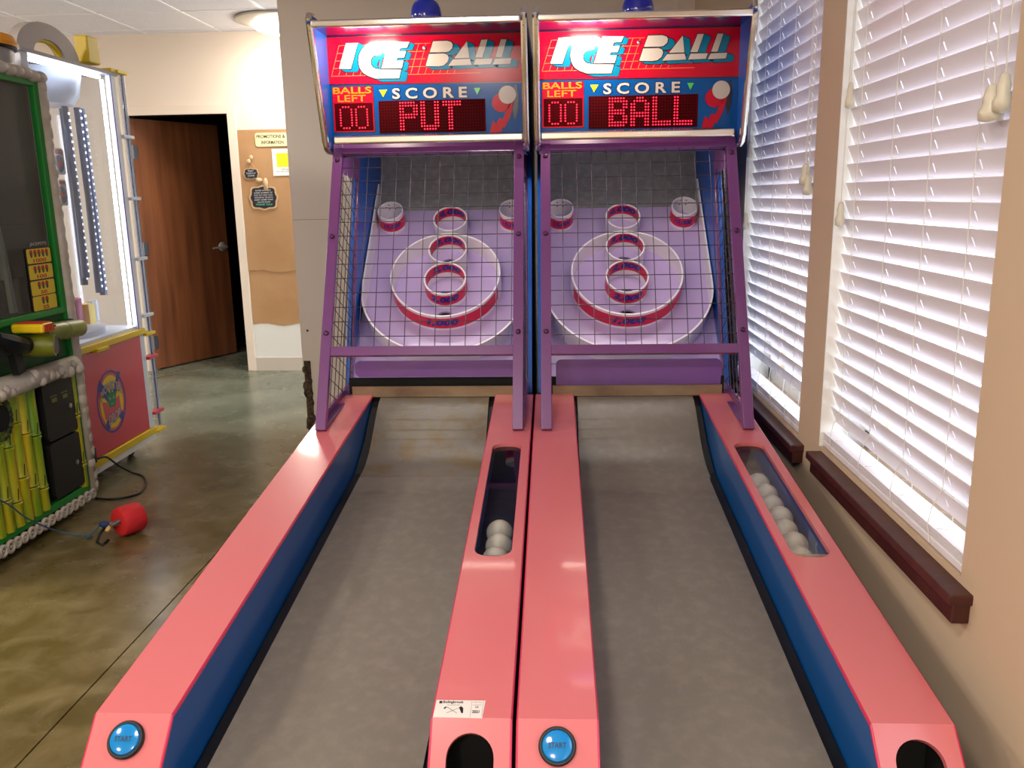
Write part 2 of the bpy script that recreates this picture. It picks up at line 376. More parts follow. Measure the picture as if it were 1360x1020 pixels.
# door leaf, swung away about its left jamb
M['doorwood'] = mat('brown_oak_veneer', (150, 92, 58), 0.34, vary=((112, 66, 42), 3.0, 6, 0.35, 0.7, (4.5, 4.5, 0.35)), coat=0.15)
M['doorwood2'] = M['doorwood']
hx, hy = DX0+0.012, YB+0.02; ang = math.atan2(8.035-hy, -3.048-hx); DL = 0.93
door = bpy.data.objects.new('door_1', None); COL.objects.link(door); door.location = (hx, hy, 0); door.rotation_euler = (0, 0, ang)
tag(door, 'brown wood-veneer door standing ajar in the cream wall', 'door', None, 'structure')
MB().box(0, DL, 0, 0.045, 0.012, 2.13).build('door_panel', M['doorwood'], door, bevel=0.002)
for z in (0.25, 1.06, 1.86):
    h = MB(); h.box(-0.014, 0.045, -0.004, 0.0, z-0.055, z+0.055); h.cyl((-0.006, -0.008, z-0.055), (-0.006, -0.008, z+0.055), 0.008, 10)
    h.build('hinge', M['steel'], door)
h = MB(); h.lathe([(0.044, 0), (0.044, 0.006), (0.036, 0.014), (0.015, 0.018), (0.014, 0.05)], (DL-0.07, 0, 1.03), (0, -1, 0), 24)
h.tube([(DL-0.06, -0.05, 1.03), (DL-0.1, -0.057, 1.03), (DL-0.16, -0.057, 1.028), (DL-0.225, -0.050, 1.022)], [0.014, 0.012, 0.010, 0.008], 10)
h.build('door_handle', mat('satin_handle', (214, 212, 208), 0.42, metal=0.55), door, smooth='auto')
# storeroom clutter glimpsed through the gap
t = thing('storage_shelf', 'grey shelf unit dimly visible through the door gap', 'shelf', (-2.72, 8.9, 0))
m = MB()
for z in (0.4, 0.9, 1.4, 1.9): m.box(-0.3, 0.3, -0.2, 0.2, z, z+0.02)
for a in (-0.3, 0.28):
    for b in (-0.2, 0.18): m.box(a, a+0.02, b, b+0.02, 0, 2.1)
m.build('rack', mat('grey_rack', (90, 90, 94), 0.5), t)
for nm, x0, x1, z0, z1, c, lab in (('storage_box', -2.86, -2.62, 1.421, 1.66, (120, 116, 112), 'pale box on the upper shelf inside the dark room'), ('storage_bin', -2.9, -2.55, 0.921, 1.10, (40, 60, 90), 'blue bin on the middle shelf inside the dark room')):
    m = MB().plate(rrect(x0, x1, z0, z1, 0.02), [], (0, 8.75, 0), (1, 0, 0), (0, 0, 1), -0.22)
    tag(m.build(nm, mat(nm+'_mat', c, 0.6)), lab, 'box')

# ------------------------------------------------------------------ window blinds
def blind(a, b, z0, z1, ladders, label, last, tassels, wand):
    y0, y1 = a+0.008, b-0.008
    root = thing('window_blind', label, 'blind', (WX+0.035, (y0+y1)/2, z0))
    off = (WX+0.035, (y0+y1)/2, z0); xc = WX+0.035
    m = MB(); tilt = math.radians(68); hw = 0.0272
    z = last
    while z < z1-0.09:
        k = 3; pts = []
        jit = random.uniform(-0.02, 0.02); sag = random.uniform(-0.0015, 0.0015)
        ca, sa = math.cos(tilt+jit), math.sin(tilt+jit)
        # slat outline with cord route holes: room edge up
        U = Vector((0, 1, 0)); V = Vector((-ca, 0, sa))
        hl = [[(l-0.0028, -0.010), (l+0.0028, -0.010), (l+0.0028, 0.010), (l-0.0028, 0.010)] for l in ladders]
        m.plate([(y0, -hw), (y1, -hw), (y1, hw), (y0, hw)], hl, (xc, 0, z+sag), U, V, 0.0028)
        z += 0.0497
    m.build('slats', M['slat'], root, off=off)
    m = MB()
    for i in range(5): m.box(xc-0.028, xc+0.028, y0+0.002*(i % 2), y1-0.002*(i % 2), z0+0.024+i*0.0042, z0+0.0268+i*0.0042)
    m.build('stacked_slats', M['slat'], root, off=off)
    MB().box(xc-0.03, xc+0.03, y0, y1, z0+0.004, z0+0.022).build('bottom_rail', M['slat'], root, off=off, bevel=0.003)
    MB().box(xc-0.03, xc+0.03, y0, y1, z1-0.06, z1-0.002).build('head_rail', M['slat'], root, off=off)
    m = MB()
    for l in ladders:
        m.tube([(xc-0.014, l, z1-0.06), (xc-0.0145, l+0.001, last+0.03)], 0.0011, 5)
        m.tube([(xc+0.012, l, z1-0.06), (xc+0.012, l, last-0.02)], 0.0011, 5)
        m.tube([(xc-0.0145, l+0.001, last+0.03), (xc-0.025, l+0.02, (last+z0)/2+0.03), (xc-0.034, l+0.012, z0+0.045), (xc-0.033, l, z0+0.01)], 0.0011, 5)
        m.tube([(xc+0.012, l, last-0.02), (xc-0.002, l-0.03, z0+0.05), (xc-0.025, l-0.012, z0+0.046)], 0.0011, 5)
        for zz in [last+0.0497*i for i in range(int((z1-0.1-last)/0.0497))]:
            m.tube([(xc-0.0145, l, zz-0.02), (xc+0.012, l, zz-0.026)], 0.0008, 4)
    m.build('ladder_cords', M['cord_white'], root, off=off)
    for (ty, tz, dx, r) in tassels:
        c = MB(); xx = xc-0.034+dx
        c.tube([(xx+0.01, ty+0.01, z1-0.05), (xx+0.002, ty+0.004, (z1+tz)/2), (xx, ty, tz+0.03)], 0.0013, 5)
        co = c.build('lift_cord', M['cord_white'], root, off=off)
        MB().lathe([(0.003, 0.034), (0.007*r, 0.030), (0.010*r, 0.012), (0.009*r, 0.0), (0.014*r, -0.014), (0.013*r, -0.03), (0.004, -0.034)], (xx, ty, tz), (0, 0, 1), 12).build('cord_tassel', M['tassel'], root, off=off, smooth=True)
    return root
blind(WIN[1][0], WIN[1][1], WIN[1][2], WIN[1][3], [2.394, 2.16, 1.945, 1.737], 'white faux-wood blind in the near window, partly lit from behind', 0.80,
      [(1.655, 1.60, 0.0, 1.6), (1.625, 1.615, 0.004, 1.2), (2.44, 1.70, 0.004, 0.9), (2.45, 1.385, 0.002, 1.0)], None)
blind(WIN[0][0], WIN[0][1], WIN[0][2], WIN[0][3], [3.48, 3.28, 3.08, 2.881], 'white faux-wood blind in the far window beside the game cabinet', 0.805,
      [(2.80, 1.50, 0.0, 1.4), (2.78, 1.47, 0.004, 1.2), (3.62, 1.62, 0.004, 0.9), (3.63, 1.33, 0.003, 1.0)], None)

# ------------------------------------------------------------------ ceiling lights
def dome(x, y, label, power=1.0):
    t = thing('ceiling_light', label, 'ceiling light', (x, y, HC))
    MB().lathe([(0.33, 0), (0.345, -0.008), (0.34, -0.02), (0.24, -0.045), (0.225, -0.04), (0.225, 0)], (0, 0, 0), (0, 0, 1), 48).build('light_pan', M['panmetal'], t, smooth='auto')
    pr = [(0.001, -0.115)]+[(0.22*math.sin(math.radians(a)), -0.04-0.075*math.cos(math.radians(a))) for a in (15, 30, 45, 60, 75, 90)]
    MB().lathe(pr, (0, 0, 0), (0, 0, 1), 48).build('diffuser', M['bulbwhite'], t, smooth=True)
    L = bpy.data.lights.new('dome_lamp', 'AREA'); L.shape = 'DISK'; L.size = 0.44; L.energy = DOME_LAMP*power; L.color = (1.0, 0.93, 0.84)
    o = bpy.data.objects.new('dome_lamp', L); COL.objects.link(o); o.parent = t; o.location = (0, 0, -0.122)
    return t
dome(-2.02, 6.70, 'round ceiling light half hidden by the partition wall', 0.35)
for i, (x, y) in enumerate(((-3.3, 2.6), (-4.2, 4.6), (-0.7, 0.3), (-2.6, 0.6), (-0.6, -1.9), (-3.0, -1.9))):
    dome(x, y, ('round ceiling light above the aisle left of the games', 'round ceiling light at the far left of the room', 'round ceiling light above the viewer', 'round ceiling light left of the viewer', 'round ceiling light behind the viewer', 'round ceiling light in the rear left of the room')[i], (1.9, 1.2, 0.6, 0.6, 3.2, 1.6)[i])

# ------------------------------------------------------------------ the two roll-down ball games
RT = 0.09337; CR, SR = math.cos(RT), math.sin(RT)
def rail_z(y): return 0.4155+0.0936*y
TH = math.radians(43.3); DT, NT = (math.cos(TH), math.sin(TH)), (-math.sin(TH), math.cos(TH)); CB = -1.649-0.092
def BP(x, s, h=0.0):      # target-board coordinates: across, up the slope, above the board
    return (x, s*DT[0]+(CB+h)*NT[0], s*DT[1]+(CB+h)*NT[1])
OY = 2.7
GRID7 = {
 'P': ['1111110', '1111111', '1100011', '1100011', '1111111', '1111110', '1100000', '1100000', '1100000', '1100000'],
 'U': ['1100011']*8+['1111111', '0111110'],
 'T': ['1111111', '1111111']+['0011000']*8,
 'B': ['1111110', '1111111', '1100011', '1100011', '1111110', '1111110', '1100011', '1100011', '1111111', '1111110'],
 'A': ['0011100', '0111110', '1100011', '1100011', '1100011', '1111111', '1111111', '1100011', '1100011', '1100011'],
 'L': ['1100000']*8+['1111111', '1111111']}
ZERO = ['01110']+['10001']*7+['01110']
ART = {
'I': [(-0.2864, 2.0006), (-0.2424, 2.001), (-0.2737, 1.912), (-0.3177, 1.9136)],
'E': [(-0.129, 2.0013), (-0.0547, 1.9995), (-0.0636, 1.9801), (-0.0885, 1.9801), (-0.0939, 1.9681), (-0.068, 1.9681), (-0.0755, 1.947), (-0.1001, 1.947), (-0.1051, 1.9368), (-0.0785, 1.9362), (-0.0862, 1.9101), (-0.161, 1.9109)],
'C': [(-0.1406, 1.9949), (-0.1534, 1.9982), (-0.1792, 2.0001), (-0.1896, 1.9995), (-0.1997, 1.9972), (-0.2094, 1.9933), (-0.2183, 1.9878), (-0.2262, 1.981), (-0.2329, 1.973), (-0.2382, 1.9641), (-0.2419, 1.9545), (-0.2439, 1.9444), (-0.2442, 1.9341), (-0.2428, 1.924), (-0.2396, 1.9143), (-0.2348, 1.9054), (-0.2285, 1.8974), (-0.2113, 1.8867), (-0.1856, 1.8772), (-0.0975, 1.8758), (-0.089, 1.9053), (-0.1612, 1.907), (-0.1844, 1.9114), (-0.1905, 1.9148), (-0.1953, 1.9196), (-0.1985, 1.9256), (-0.1999, 1.9322), (-0.1993, 1.939), (-0.1968, 1.9453), (-0.1925, 1.9509), (-0.1869, 1.9551), (-0.1803, 1.9577), (-0.1733, 1.9584), (-0.1635, 1.9597), (-0.1503, 1.964)],
'B1': [(0.0316, 1.9998), (0.083, 2.0), (0.0973, 1.9952), (0.1028, 1.9866), (0.0999, 1.9746), (0.0883, 1.9643), (0.0737, 1.9617), (0.0182, 1.9624)],
'B2': [(0.0154, 1.957), (0.0703, 1.9572), (0.0824, 1.9515), (0.0866, 1.9417), (0.0806, 1.9267), (0.0657, 1.9164), (0.0494, 1.914), (0.0015, 1.9157)],
'A1': [(0.1545, 1.9968), (0.1616, 1.9405), (0.1068, 1.94)], 'A2': [(0.1009, 1.9359), (0.1631, 1.9362), (0.1684, 1.9161), (0.0834, 1.9144)],
'L1': [(0.2066, 2.0006), (0.229, 2.001), (0.2083, 1.9403), (0.1832, 1.9409)], 'L2': [(0.184, 1.9358), (0.2451, 1.9355), (0.2383, 1.9169), (0.1755, 1.9159)],
'M1': [(0.2769, 2.0004), (0.2976, 1.9999), (0.2789, 1.9402), (0.2565, 1.9407)], 'M2': [(0.2548, 1.9347), (0.3135, 1.9357), (0.309, 1.9168), (0.2447, 1.9152)],
'flame': [(0.3135, 1.7991), (0.3218, 1.8041), (0.3165, 1.7728), (0.3055, 1.7335), (0.284, 1.6942), (0.2785, 1.6996), (0.272, 1.6811), (0.2316, 1.6786), (0.2356, 1.7018), (0.2443, 1.7215), (0.2531, 1.7081), (0.2674, 1.731), (0.2776, 1.7242), (0.292, 1.7536)]}

def ring_mb(x0, s0, ro, t, h0, h1, a0=0, a1=360, n=64):
    """a ring standing on the board; angle 0 points down the slope, angles grow to the player's right"""
    m = MB(); full = abs(a1-a0) >= 360; k = n if full else n+1; vs = []; fs = []
    for i in range(k):
        a = math.radians(a0+(a1-a0)*i/n); sa, ca = math.sin(a), math.cos(a)
        for r, h in ((ro, h0), (ro, h1-0.001), (ro-0.001, h1), (ro-t+0.001, h1), (ro-t, h1-0.001), (ro-t, h0)):
            vs.append(BP(x0+r*sa, s0-r*ca, h))
    for i in range(n):
        j = (i+1) % k
        for q in range(6): fs.append((i*6+q, i*6+(q+1) % 6, j*6+(q+1) % 6, j*6+q))
    if not full: fs += [tuple(range(6)), tuple((k-1)*6+q for q in range(5, -1, -1))]
    m.add(vs, fs); return m
def ring_text(m, s, x0, s0, r, width, h0, h1, back=False, bold=0.03, mid=0.0):
    def fn(x, y):
        a = x/r+math.radians(mid)
        return BP(x0+r*math.sin(a), s0+(r*math.cos(a) if back else -r*math.cos(a)), y)
    vs, fs = text2d(s, 1.0, bold, 0.25, 'LEFT', 1.05)
    # finer pieces so that the numerals bend with the ring
    pts = [Vector((*p, 0)) for p in fit(vs, -width/2, width/2, h0, h1)]; tris = []
    for f in fs:
        for k in range(1, len(f)-1): tris.append((pts[f[0]], pts[f[k]], pts[f[k+1]]))
    while tris:
        t = tris.pop(); L_ = [(t[(k+1) % 3]-t[k]).length for k in range(3)]; mxl = max(L_)
        if mxl > r*0.16:
            k = L_.index(mxl); a, b, c = t[k], t[(k+1) % 3], t[(k+2) % 3]; md = (a+b)/2; tris += [(a, md, c), (md, b, c)]
        else: m.add([fn(p.x, p.y) for p in t], [(0, 1, 2)])

def make_game(cx, label, word, balls_y, sticker, flap_z0):
    g = thing('ball_rolling_game', label, 'arcade game', (cx, OY, 0), None)
    off = (0, OY, 0)
    def B(mb, name, m, parent=None, **k):
        return mb.build(name, m, parent or g, off=off, **k)
    y0, y1 = 1.34, 3.142
    # --- pink rails
    def rail(x0, x1, hole):
        Lr = (y1-y0)/CR; O = (0, y0, rail_z(y0))
        hl = []
        if hole:
            sl = rrect(0.2605, 0.3535, (1.915-y0)/CR, (2.645-y0)/CR, 0.036, 8); hl = [sl]
        m = MB().plate([(x0, 0), (x1, 0), (x1, Lr), (x0, Lr)], hl, O, (1, 0, 0), (0, CR, SR), 0.012)
        # bevelled nose
        c45 = math.sqrt(.5); xm = (x0+x1)/2
        bh = []
        if x0 > 0:
            bh = [[(xm+0.042*math.cos(a), -0.0255-0.042+0.042*math.sin(a)) for a in [PI*i/16 for i in range(17)]]+[(xm-0.042, -0.185), (xm+0.042, -0.185)]]
        m.plate([(x0, -0.2), (x1, -0.2), (x1, 0), (x0, 0)], bh, O, (1, 0, 0), (0, c45, c45), 0.012)
        r = B(m, 'coral_rail_top', M['pink'])
        e = MB(); zt = rail_z(y0)
        for xx in (x0, x1):
            e.tube([(xx, y0-0.2*c45, zt-0.2*c45-0.004), (xx, y0-0.001, zt-0.0045), (xx, y1, rail_z(y1)-0.0045)], 0.0034, 8)
        B(e, 'edge_molding', M['pinkedge'], r)
        # sides
        b = MB(); yb = y0-0.2*c45; zb = zt-0.2*c45
        prof = [(yb, 0.06), (yb, zb-0.016), (y0, zt-0.014), (y1, rail_z(y1)-0.014), (y1, 0.06)]
        def slab(a, c):
            n = len(prof); vs = [(a, *p) for p in prof]+[(c, *p) for p in prof]
            b.add(vs, [tuple(range(n)), tuple(range(2*n-1, n-1, -1))]+[(i, (i+1) % n, n+(i+1) % n, n+i) for i in range(n)])
        if not hole and not bh: slab(x0+0.003, x1-0.003)
        else:
            slab(x0+0.003, x0+0.016); slab(x1-0.016, x1-0.003)
        B(b, 'blue_rail_side', M['blue'])
        if hole or bh:
            c = MB()
            za = rail_z(y0)-0.10
            c.plate([(x0+0.016, .06), (x1-0.016, .06), (x1-0.016, Lr), (x0+0.016, Lr)], [], (0, y0, za), (1, 0, 0), (0, CR, SR), 0.01)
            
            yw = 1.945 if cx < 0 else 1.957; c.box(x0+0.016, x1-0.016, yw, yw+0.012, rail_z(yw)-0.105, rail_z(yw)-0.02)
            B(c, 'ball_return_trough', M['navytrough'] if cx < 0 else M['littrough'])
            k_ = MB(); xa, xc_ = x0+0.017, x1-0.017
            k_.box(xa, xc_, y0+0.05, y0+0.055, 0.25, rail_z(y0+0.05)-0.016); k_.box(xa, xa+0.002, yb+0.01, y0+0.05, 0.25, zb-0.0); k_.box(xc_-0.002, xc_, yb+0.01, y0+0.05, 0.25, zb-0.0)
            k_.add([(xa+q_, y_, z_) for q_ in (0, 0.002) for y_, z_ in ((yb, zb-.02), (y0, zt-.018), (y0+.05, zt-.018), (y0+.05, .25), (yb, .25))], [(0, 1, 2, 3, 4), (9, 8, 7, 6, 5), (0, 5, 6, 1), (1, 6, 7, 2)])
            k_.add([(xc_-q_, y_, z_) for q_ in (0, 0.002) for y_, z_ in ((yb, zb-.02), (y0, zt-.018), (y0+.05, zt-.018), (y0+.05, .25), (yb, .25))], [(0, 1, 2, 3, 4), (9, 8, 7, 6, 5), (0, 5, 6, 1), (1, 6, 7, 2)])
            k_.box(xa, xc_, yb, y0+0.05, 0.25, 0.255); B(k_, 'ball_pocket', M['blackhole'])
        return r
    rl = rail(-0.379, -0.2385, False); rr = rail(0.2385, 0.379, True)
    # clear cover over the ball slot
    m = MB(); rp = rrect(0.2585, 0.3555, (1.913-y0)/CR, (2.647-y0)/CR, 0.037, 8)
    m.add([(a, y0+b*CR, rail_z(y0)-0.0124+b*SR) for a, b in rp], [tuple(range(len(rp)))])
    B(m, 'clear_slot_cover', M['clear'])
    # start button on the left nose
    c45 = math.sqrt(.5); n45 = Vector((0, -c45, c45)); pc = Vector((-0.3095, 1.3073, 0.5083))
    bt = B(MB().lathe([(0.0325, 0), (0.033, 0.006), (0.031, 0.009), (0.0275, 0.009), (0.027, 0.004)], pc, n45, 36), 'start_button', M['black'], smooth='auto')
    B(MB().lathe([(0.0268, 0.004), (0.0268, 0.0095), (0.025, 0.0125), (0.018, 0.0145), (0.001, 0.0152)], pc, n45, 36), 'button_cap', M['btn'], bt, smooth='auto')
    tm = MB(); text_on(tm, 'START', (-0.0155, 0.0155, -0.0048, 0.0048), lambda x, y: tuple(pc+Vector((1, 0, 0))*x+Vector((0, c45, c45))*y+n45*0.0158), 0.012)
    B(tm, 'button_lettering', M['ink'], bt)
    # --- base cabinet and front
    m = MB(); yb = y0-0.2*c45
    m.box(-0.24, 0.24, yb+0.01, 3.2, 0.06, 0.30); m.box(-0.362, 0.362, 3.15, 4.25, 0.06, 0.60)
    for sx in (-0.33, 0.33):
        for yy in (1.3, 4.1): m.box(sx-0.025, sx+0.025, yy-0.025, yy+0.025, 0, 0.06)
    B(m, 'base_cabinet', M['blue'])
    # --- lane with its jump
    prof = [(yb+0.005, None), (2.73, None), (2.79, .524), (2.83, .533), (2.87, .547), (2.91, .566), (2.95, .590), (2.99, .618), (3.03, .646), (3.065, .669), (3.09, .683), (3.11, .692), (3.13, .6975), (3.145, .700)]
    P2 = [(y, (rail_z(y)-0.153) if z is None else z) for y, z in prof]
    ns = len(P2)
    def strip(xa, xb, pts, th, nx=1):
        m = MB(); n = len(pts); vs = []
        for i in range(nx+1):
            x = xa+(xb-xa)*i/nx
            vs += [(x, y, z) for y, z in pts]
        for i in range(nx+1):
            x = xa+(xb-xa)*i/nx
            vs += [(x, y, z-th) for y, z in pts]
        T0 = (nx+1)*n; fs = []
        for i in range(nx):
            for k in range(n-1):
                a = i*n+k; fs.append((a, a+1, a+n+1, a+n)); fs.append((T0+a, T0+a+n, T0+a+n+1, T0+a+1))
        for k in range(n-1):
            fs.append((k, T0+k, T0+k+1, k+1)); a = nx*n+k; fs.append((a, a+1, T0+a+1, T0+a))
        for i in range(nx):
            a = i*n; fs.append((a, a+n, T0+a+n, T0+a)); a = i*n+n-1; fs.append((a, T0+a, T0+a+n, a+n))
        m.add(vs, fs); return m
    gw = 0.030 if cx < 0 else 0.010  # left game's gutter is widened in black to carry its lane-side shadow
    B(strip(-0.2370+gw, 0.2065, P2[:2], 0.03), 'rolling_lane', M['lane'])
    B(strip(-0.2310+gw*.8, 0.2125, P2[1:], 0.03), 'ball_jump', M['hump_worn'] if cx < 0 else M['lane'], smooth='auto')
    m = MB()
    for a, wd_ in ((-0.2370, gw), (0.2070, 0.030)):
        q = strip(a, a+wd_, [(y, z-0.012) for y, z in P2[:3]]+[(2.95, .575), (3.08, .655), (3.14, .685)], 0.05); m.add(q.v, q.f)
    B(m, 'lane_gutter_and_shade', M['black'])
    # --- metal strip and violet guard behind the jump
    m = MB().plate([(-0.316, 0.702), (0.322, 0.702), (0.322, 0.743), (-0.316, 0.743)], [], (0, 3.147, 0), (1, 0, 0), (0, 0, 1), -0.006)
    st = B(m, 'worn_metal_strip', M['strip'])
    sc = MB()
    for xx in (-0.29, -0.235, 0.075, 0.235, 0.30): sc.lathe([(0.0045, 0), (0.0035, 0.0025), (0.001, 0.003)], (xx, 3.147, 0.722), (0, -1, 0), 10)
    B(sc, 'strip_screws', M['ink'], st)
    m = MB().plate(rrect(-0.303, 0.318, flap_z0, 0.841, 0.02) if flap_z0 > 0.75 else [(-0.303, flap_z0), (0.318, flap_z0)]+rrect(-0.303, 0.318, flap_z0, 0.841, 0.02)[0:14], [], (0, 3.16, 0), (1, 0, 0), (0, 0, 1), -0.008)
    B(m, 'violet_guard_flap', M['flap'])
    m = MB().box(-0.335, 0.335, 3.175, 3.185, 0.62, 0.77); m.box(-0.335, 0.335, 3.185, 3.42, 0.70, 0.71)
    B(m, 'catch_tray', M['blackhole'])
    # --- side panels of the cabinet and the marquee hood
    sp = [(3.255, 0.06), (3.255, 0.69), (3.61, 1.612), (3.215, 1.622), (3.185, 1.632), (3.168, 1.655), (3.06, 2.0), (3.045, 2.052), (3.055, 2.062), (4.25, 2.062), (4.25, 0.06)]
    for sx in (-1, 1):
        a = sx*0.3575
        pnl = B(MB().plate(sp, [], (a, 0, 0), (0, 1, 0), (0, 0, 1), -sx*0.016 if sx > 0 else 0.016), 'cabinet_side_panel', M['blue2'])
        m = MB(); xc = sx*0.3655
        path = [(3.085, 2.066), (3.048, 2.062), (3.040, 2.05), (3.055, 1.998), (3.163, 1.652), (3.180, 1.630), (3.212, 1.619), (3.235, 1.6185)]
        vs = []; fs = []
        for i, (y, z) in enumerate(path):
            dy = path[min(i+1, len(path)-1)][0]-path[max(i-1, 0)][0]; dz = path[min(i+1, len(path)-1)][1]-path[max(i-1, 0)][1]
            l = math.hypot(dy, dz); ny, nz = dz/l, -dy/l
            if ny > 0: ny, nz = -ny, -nz
            if i >= 6: ny, nz = 0, -1
            if i == 0: ny, nz = 0, 1
            for ux, un in ((-0.0115, 0), (-0.0105, 0.005), (-0.005, 0.009), (0.005, 0.009), (0.0105, 0.005), (0.0115, 0)):
                vs.append((xc+ux, y+ny*un, z+nz*un))
        for i in range(len(path)-1):
            for q in range(6): fs.append((i*6+q, i*6+(q+1) % 6, i*6+6+(q+1) % 6, i*6+6+q))
        fs += [tuple(range(6)), tuple((len(path)-1)*6+q for q in range(6))]
        m.add(vs, fs)
        m.lathe([(0.0035, 0), (0.003, 0.0015), (0.0008, 0.002)], (xc, 3.0425, 2.01), (0, -1, .3), 8)
        B(m, 'chrome_edge_trim', M['chrome'], pnl, smooth='auto')
    m = MB(); m.box(-0.362, 0.362, 3.0, 4.25, 2.0315, 2.036); m.box(-0.362, 0.362, 4.235, 4.25, 0.06, 2.045)
    B(m, 'cabinet_back_and_roof', M['blue2'])
    m = MB().box(-0.362, 0.362, 3.0, 3.245, 2.026, 2.031)
    B(m, 'hood_ceiling', M['hood'])
    xa_, xb_ = (-0.345, 0.356) if cx < 0 else (-0.356, 0.345)
    m = MB(); m.beam((xa_, 2.990, 2.022), (xb_, 2.990, 2.022), 0.024, 0.022, (0, 0, 1)); B(m, 'top_chrome_bar', M['chrome'], bevel=0.006, seg=3)
    m = MB(); m.beam((xa_, 3.198, 1.660), (xb_, 3.198, 1.660), 0.030, 0.022, (0, 0, 1)); B(m, 'bottom_chrome_bar', M['chrome'], bevel=0.007, seg=3)
    # lamp behind the top bar
    lb = B(MB().box(-0.245, -0.125, 3.025, 3.04, 2.018, 2.0262), 'hood_lamp', M['lamp'])
    L = bpy.data.lights.new('hood_light', 'AREA'); L.shape = 'RECTANGLE'; L.size = 0.1; L.size_y = 0.015; L.energy = HOOD_LAMP; L.color = (1.0, 0.86, 0.66)
    lo = bpy.data.objects.new('hood_light', L); COL.objects.link(lo); lo.parent = g
    lo.location = (-0.185, 3.046-OY, 2.018); lo.rotation_euler = (Vector((0, -0.18, 0.075))).to_track_quat('Z', 'Y').to_euler()
    # --- display panel with its artwork
    YD = 3.236
    dp = B(MB().box(-0.362, 0.362, YD, YD+0.012, 1.655, 2.030), 'marquee_panel', M['art_dark'])
    def art(polys, name, m, lvl, par=None):
        q = MB()
        for p in polys:
            tri = tessellate_polygon([[Vector((a, b, 0)) for a, b in p]])
            q.add([(a, YD-0.0006*lvl, b) for a, b in p], [tuple(t) for t in tri])
        return B(q, name, m, par or dp)
    art([[(-0.357, 1.861), (0.357, 1.855), (0.357, 2.022), (-0.357, 2.022)]], 'red_title_field', M['art_red'], 1)
    art([[(-0.357, 1.672), (0.357, 1.672), (0.357, 1.8505), (-0.357, 1.8565)]], 'blue_score_field', M['art_blue'], 1)
    gl = []
    def ln(a, b, w=0.0016):
        d = Vector((b[0]-a[0], b[1]-a[1])).normalized(); nx, nz = -d.y*w/2, d.x*w/2
        gl.append([(a[0]+nx, a[1]+nz), (a[0]-nx, a[1]-nz), (b[0]-nx, b[1]-nz), (b[0]+nx, b[1]+nz)])
    for z, xa, xb in ((1.8885, -0.347, 0.2), (1.915, -0.338, 0.0), (1.941, -0.33, 0.0), (1.967, -0.321, 0.0), (1.9936, -0.3128, 0.02)): ln((xa, z), (xb, z))
    x = -0.3472
    while x < 0.12: ln((x, 1.8885), (x+0.0344, 1.9936)) if x < 0 else ln((x, 1.8885), (x+0.012, 1.918)); x += 0.0265
    art(gl, 'orange_grid_lines', M['art_line'], 2)
    ex, ez = 0.0196, -0.0089
    teal = []
    for k in ('I', 'E', 'C', 'B1', 'B2', 'A1', 'A2', 'L1', 'L2', 'M1', 'M2'):
        p = ART[k]; sc_ = 0.95 if k == 'E' else 1.25; n = len(p)
        ar = sum(p[i][0]*p[(i+1) % n][1]-p[(i+1) % n][0]*p[i][1] for i in range(n)); sg = 1 if ar > 0 else -1
        for i in range(n):
            a, b = p[i], p[(i+1) % n]
            if ((b[1]-a[1])*ex-(b[0]-a[0])*ez)*sg > 1e-7:
                teal.append([a, b, (b[0]+ex*sc_, b[1]+ez*sc_), (a[0]+ex*sc_, a[1]+ez*sc_)])
    def grow(p, w):
        cxm = sum(q[0] for q in p)/len(p); czm = sum(q[1] for q in p)/len(p)
        out = []
        n = len(p); ar = sum(p[i][0]*p[(i+1) % n][1]-p[(i+1) % n][0]*p[i][1] for i in range(n)); sg = 1 if ar > 0 else -1
        for i in range(n):
            a, b, c = p[i-1], p[i], p[(i+1) % n]
            d1 = Vector((b[0]-a[0], b[1]-a[1])).normalized(); d2 = Vector((c[0]-b[0], c[1]-b[1])).normalized()
            nn = Vector((d1.y+d2.y, -d1.x-d2.x))
            if nn.length < 1e-4: nn = Vector((d1.y, -d1.x))
            nn.normalize(); out.append((b[0]+nn.x*w*sg, b[1]+nn.y*w*sg))
        return out
    art([grow(t, 0.0028) for t in teal], 'lettering_outline', M['art_dark'], 3)
    art([t for t in teal if t[0][0] < -0.03], 'teal_sides_of_first_word', M['art_teal'], 4); art([t for t in teal if t[0][0] >= -0.03], 'teal_sides_of_second_word', M['art_teal'], 4)
    art([grow(ART[k], 0.0032) for k in ('I', 'C')], 'first_word_edge', M['art_dark'], 5); art([grow(ART[k], 0.0032) for k in ART if k not in ('flame', 'E', 'I', 'C')], 'second_word_edge', M['art_dark'], 5)
    art([ART[k] for k in ('I', 'C')], 'white_first_word', M['art_white'], 6); art([ART[k] for k in ('B1', 'B2', 'A1', 'A2', 'L1', 'L2', 'M1', 'M2')], 'white_second_word', M['art_white'], 6)
    # the C's ring sits behind the E
    art([[(-0.1503, 1.999), (-0.1406, 1.9949), (-0.165, 1.908), (-0.172, 1.9125)]], 'letter_gap', M['art_teal'], 7)
    art([grow(ART['E'], 0.0028)], 'letter_front_edge', M['art_dark'], 7.6)
    art([ART['E']], 'white_letter_front', M['art_white'], 8.2)
    art([[(-0.350, 1.689), (-0.195, 1.689), (-0.195, 1.852), (-0.350, 1.852)]], 'balls_left_field', M['art_dark'], 2)
    art([[(-0.348, 1.691), (-0.197, 1.691), (-0.197, 1.850), (-0.348, 1.850)]], 'balls_left_red', M['art_red'], 3)
    art([[(-0.342, 1.696), (-0.201, 1.696), (-0.201, 1.793), (-0.342, 1.793)], [(-0.179, 1.684), (0.2155, 1.684), (0.2155, 1.7985), (-0.179, 1.7985)]], 'led_windows', M['led_dark'], 4)
    fl = lambda lv: (lambda x, z: (x, YD-0.0006*lv, z))
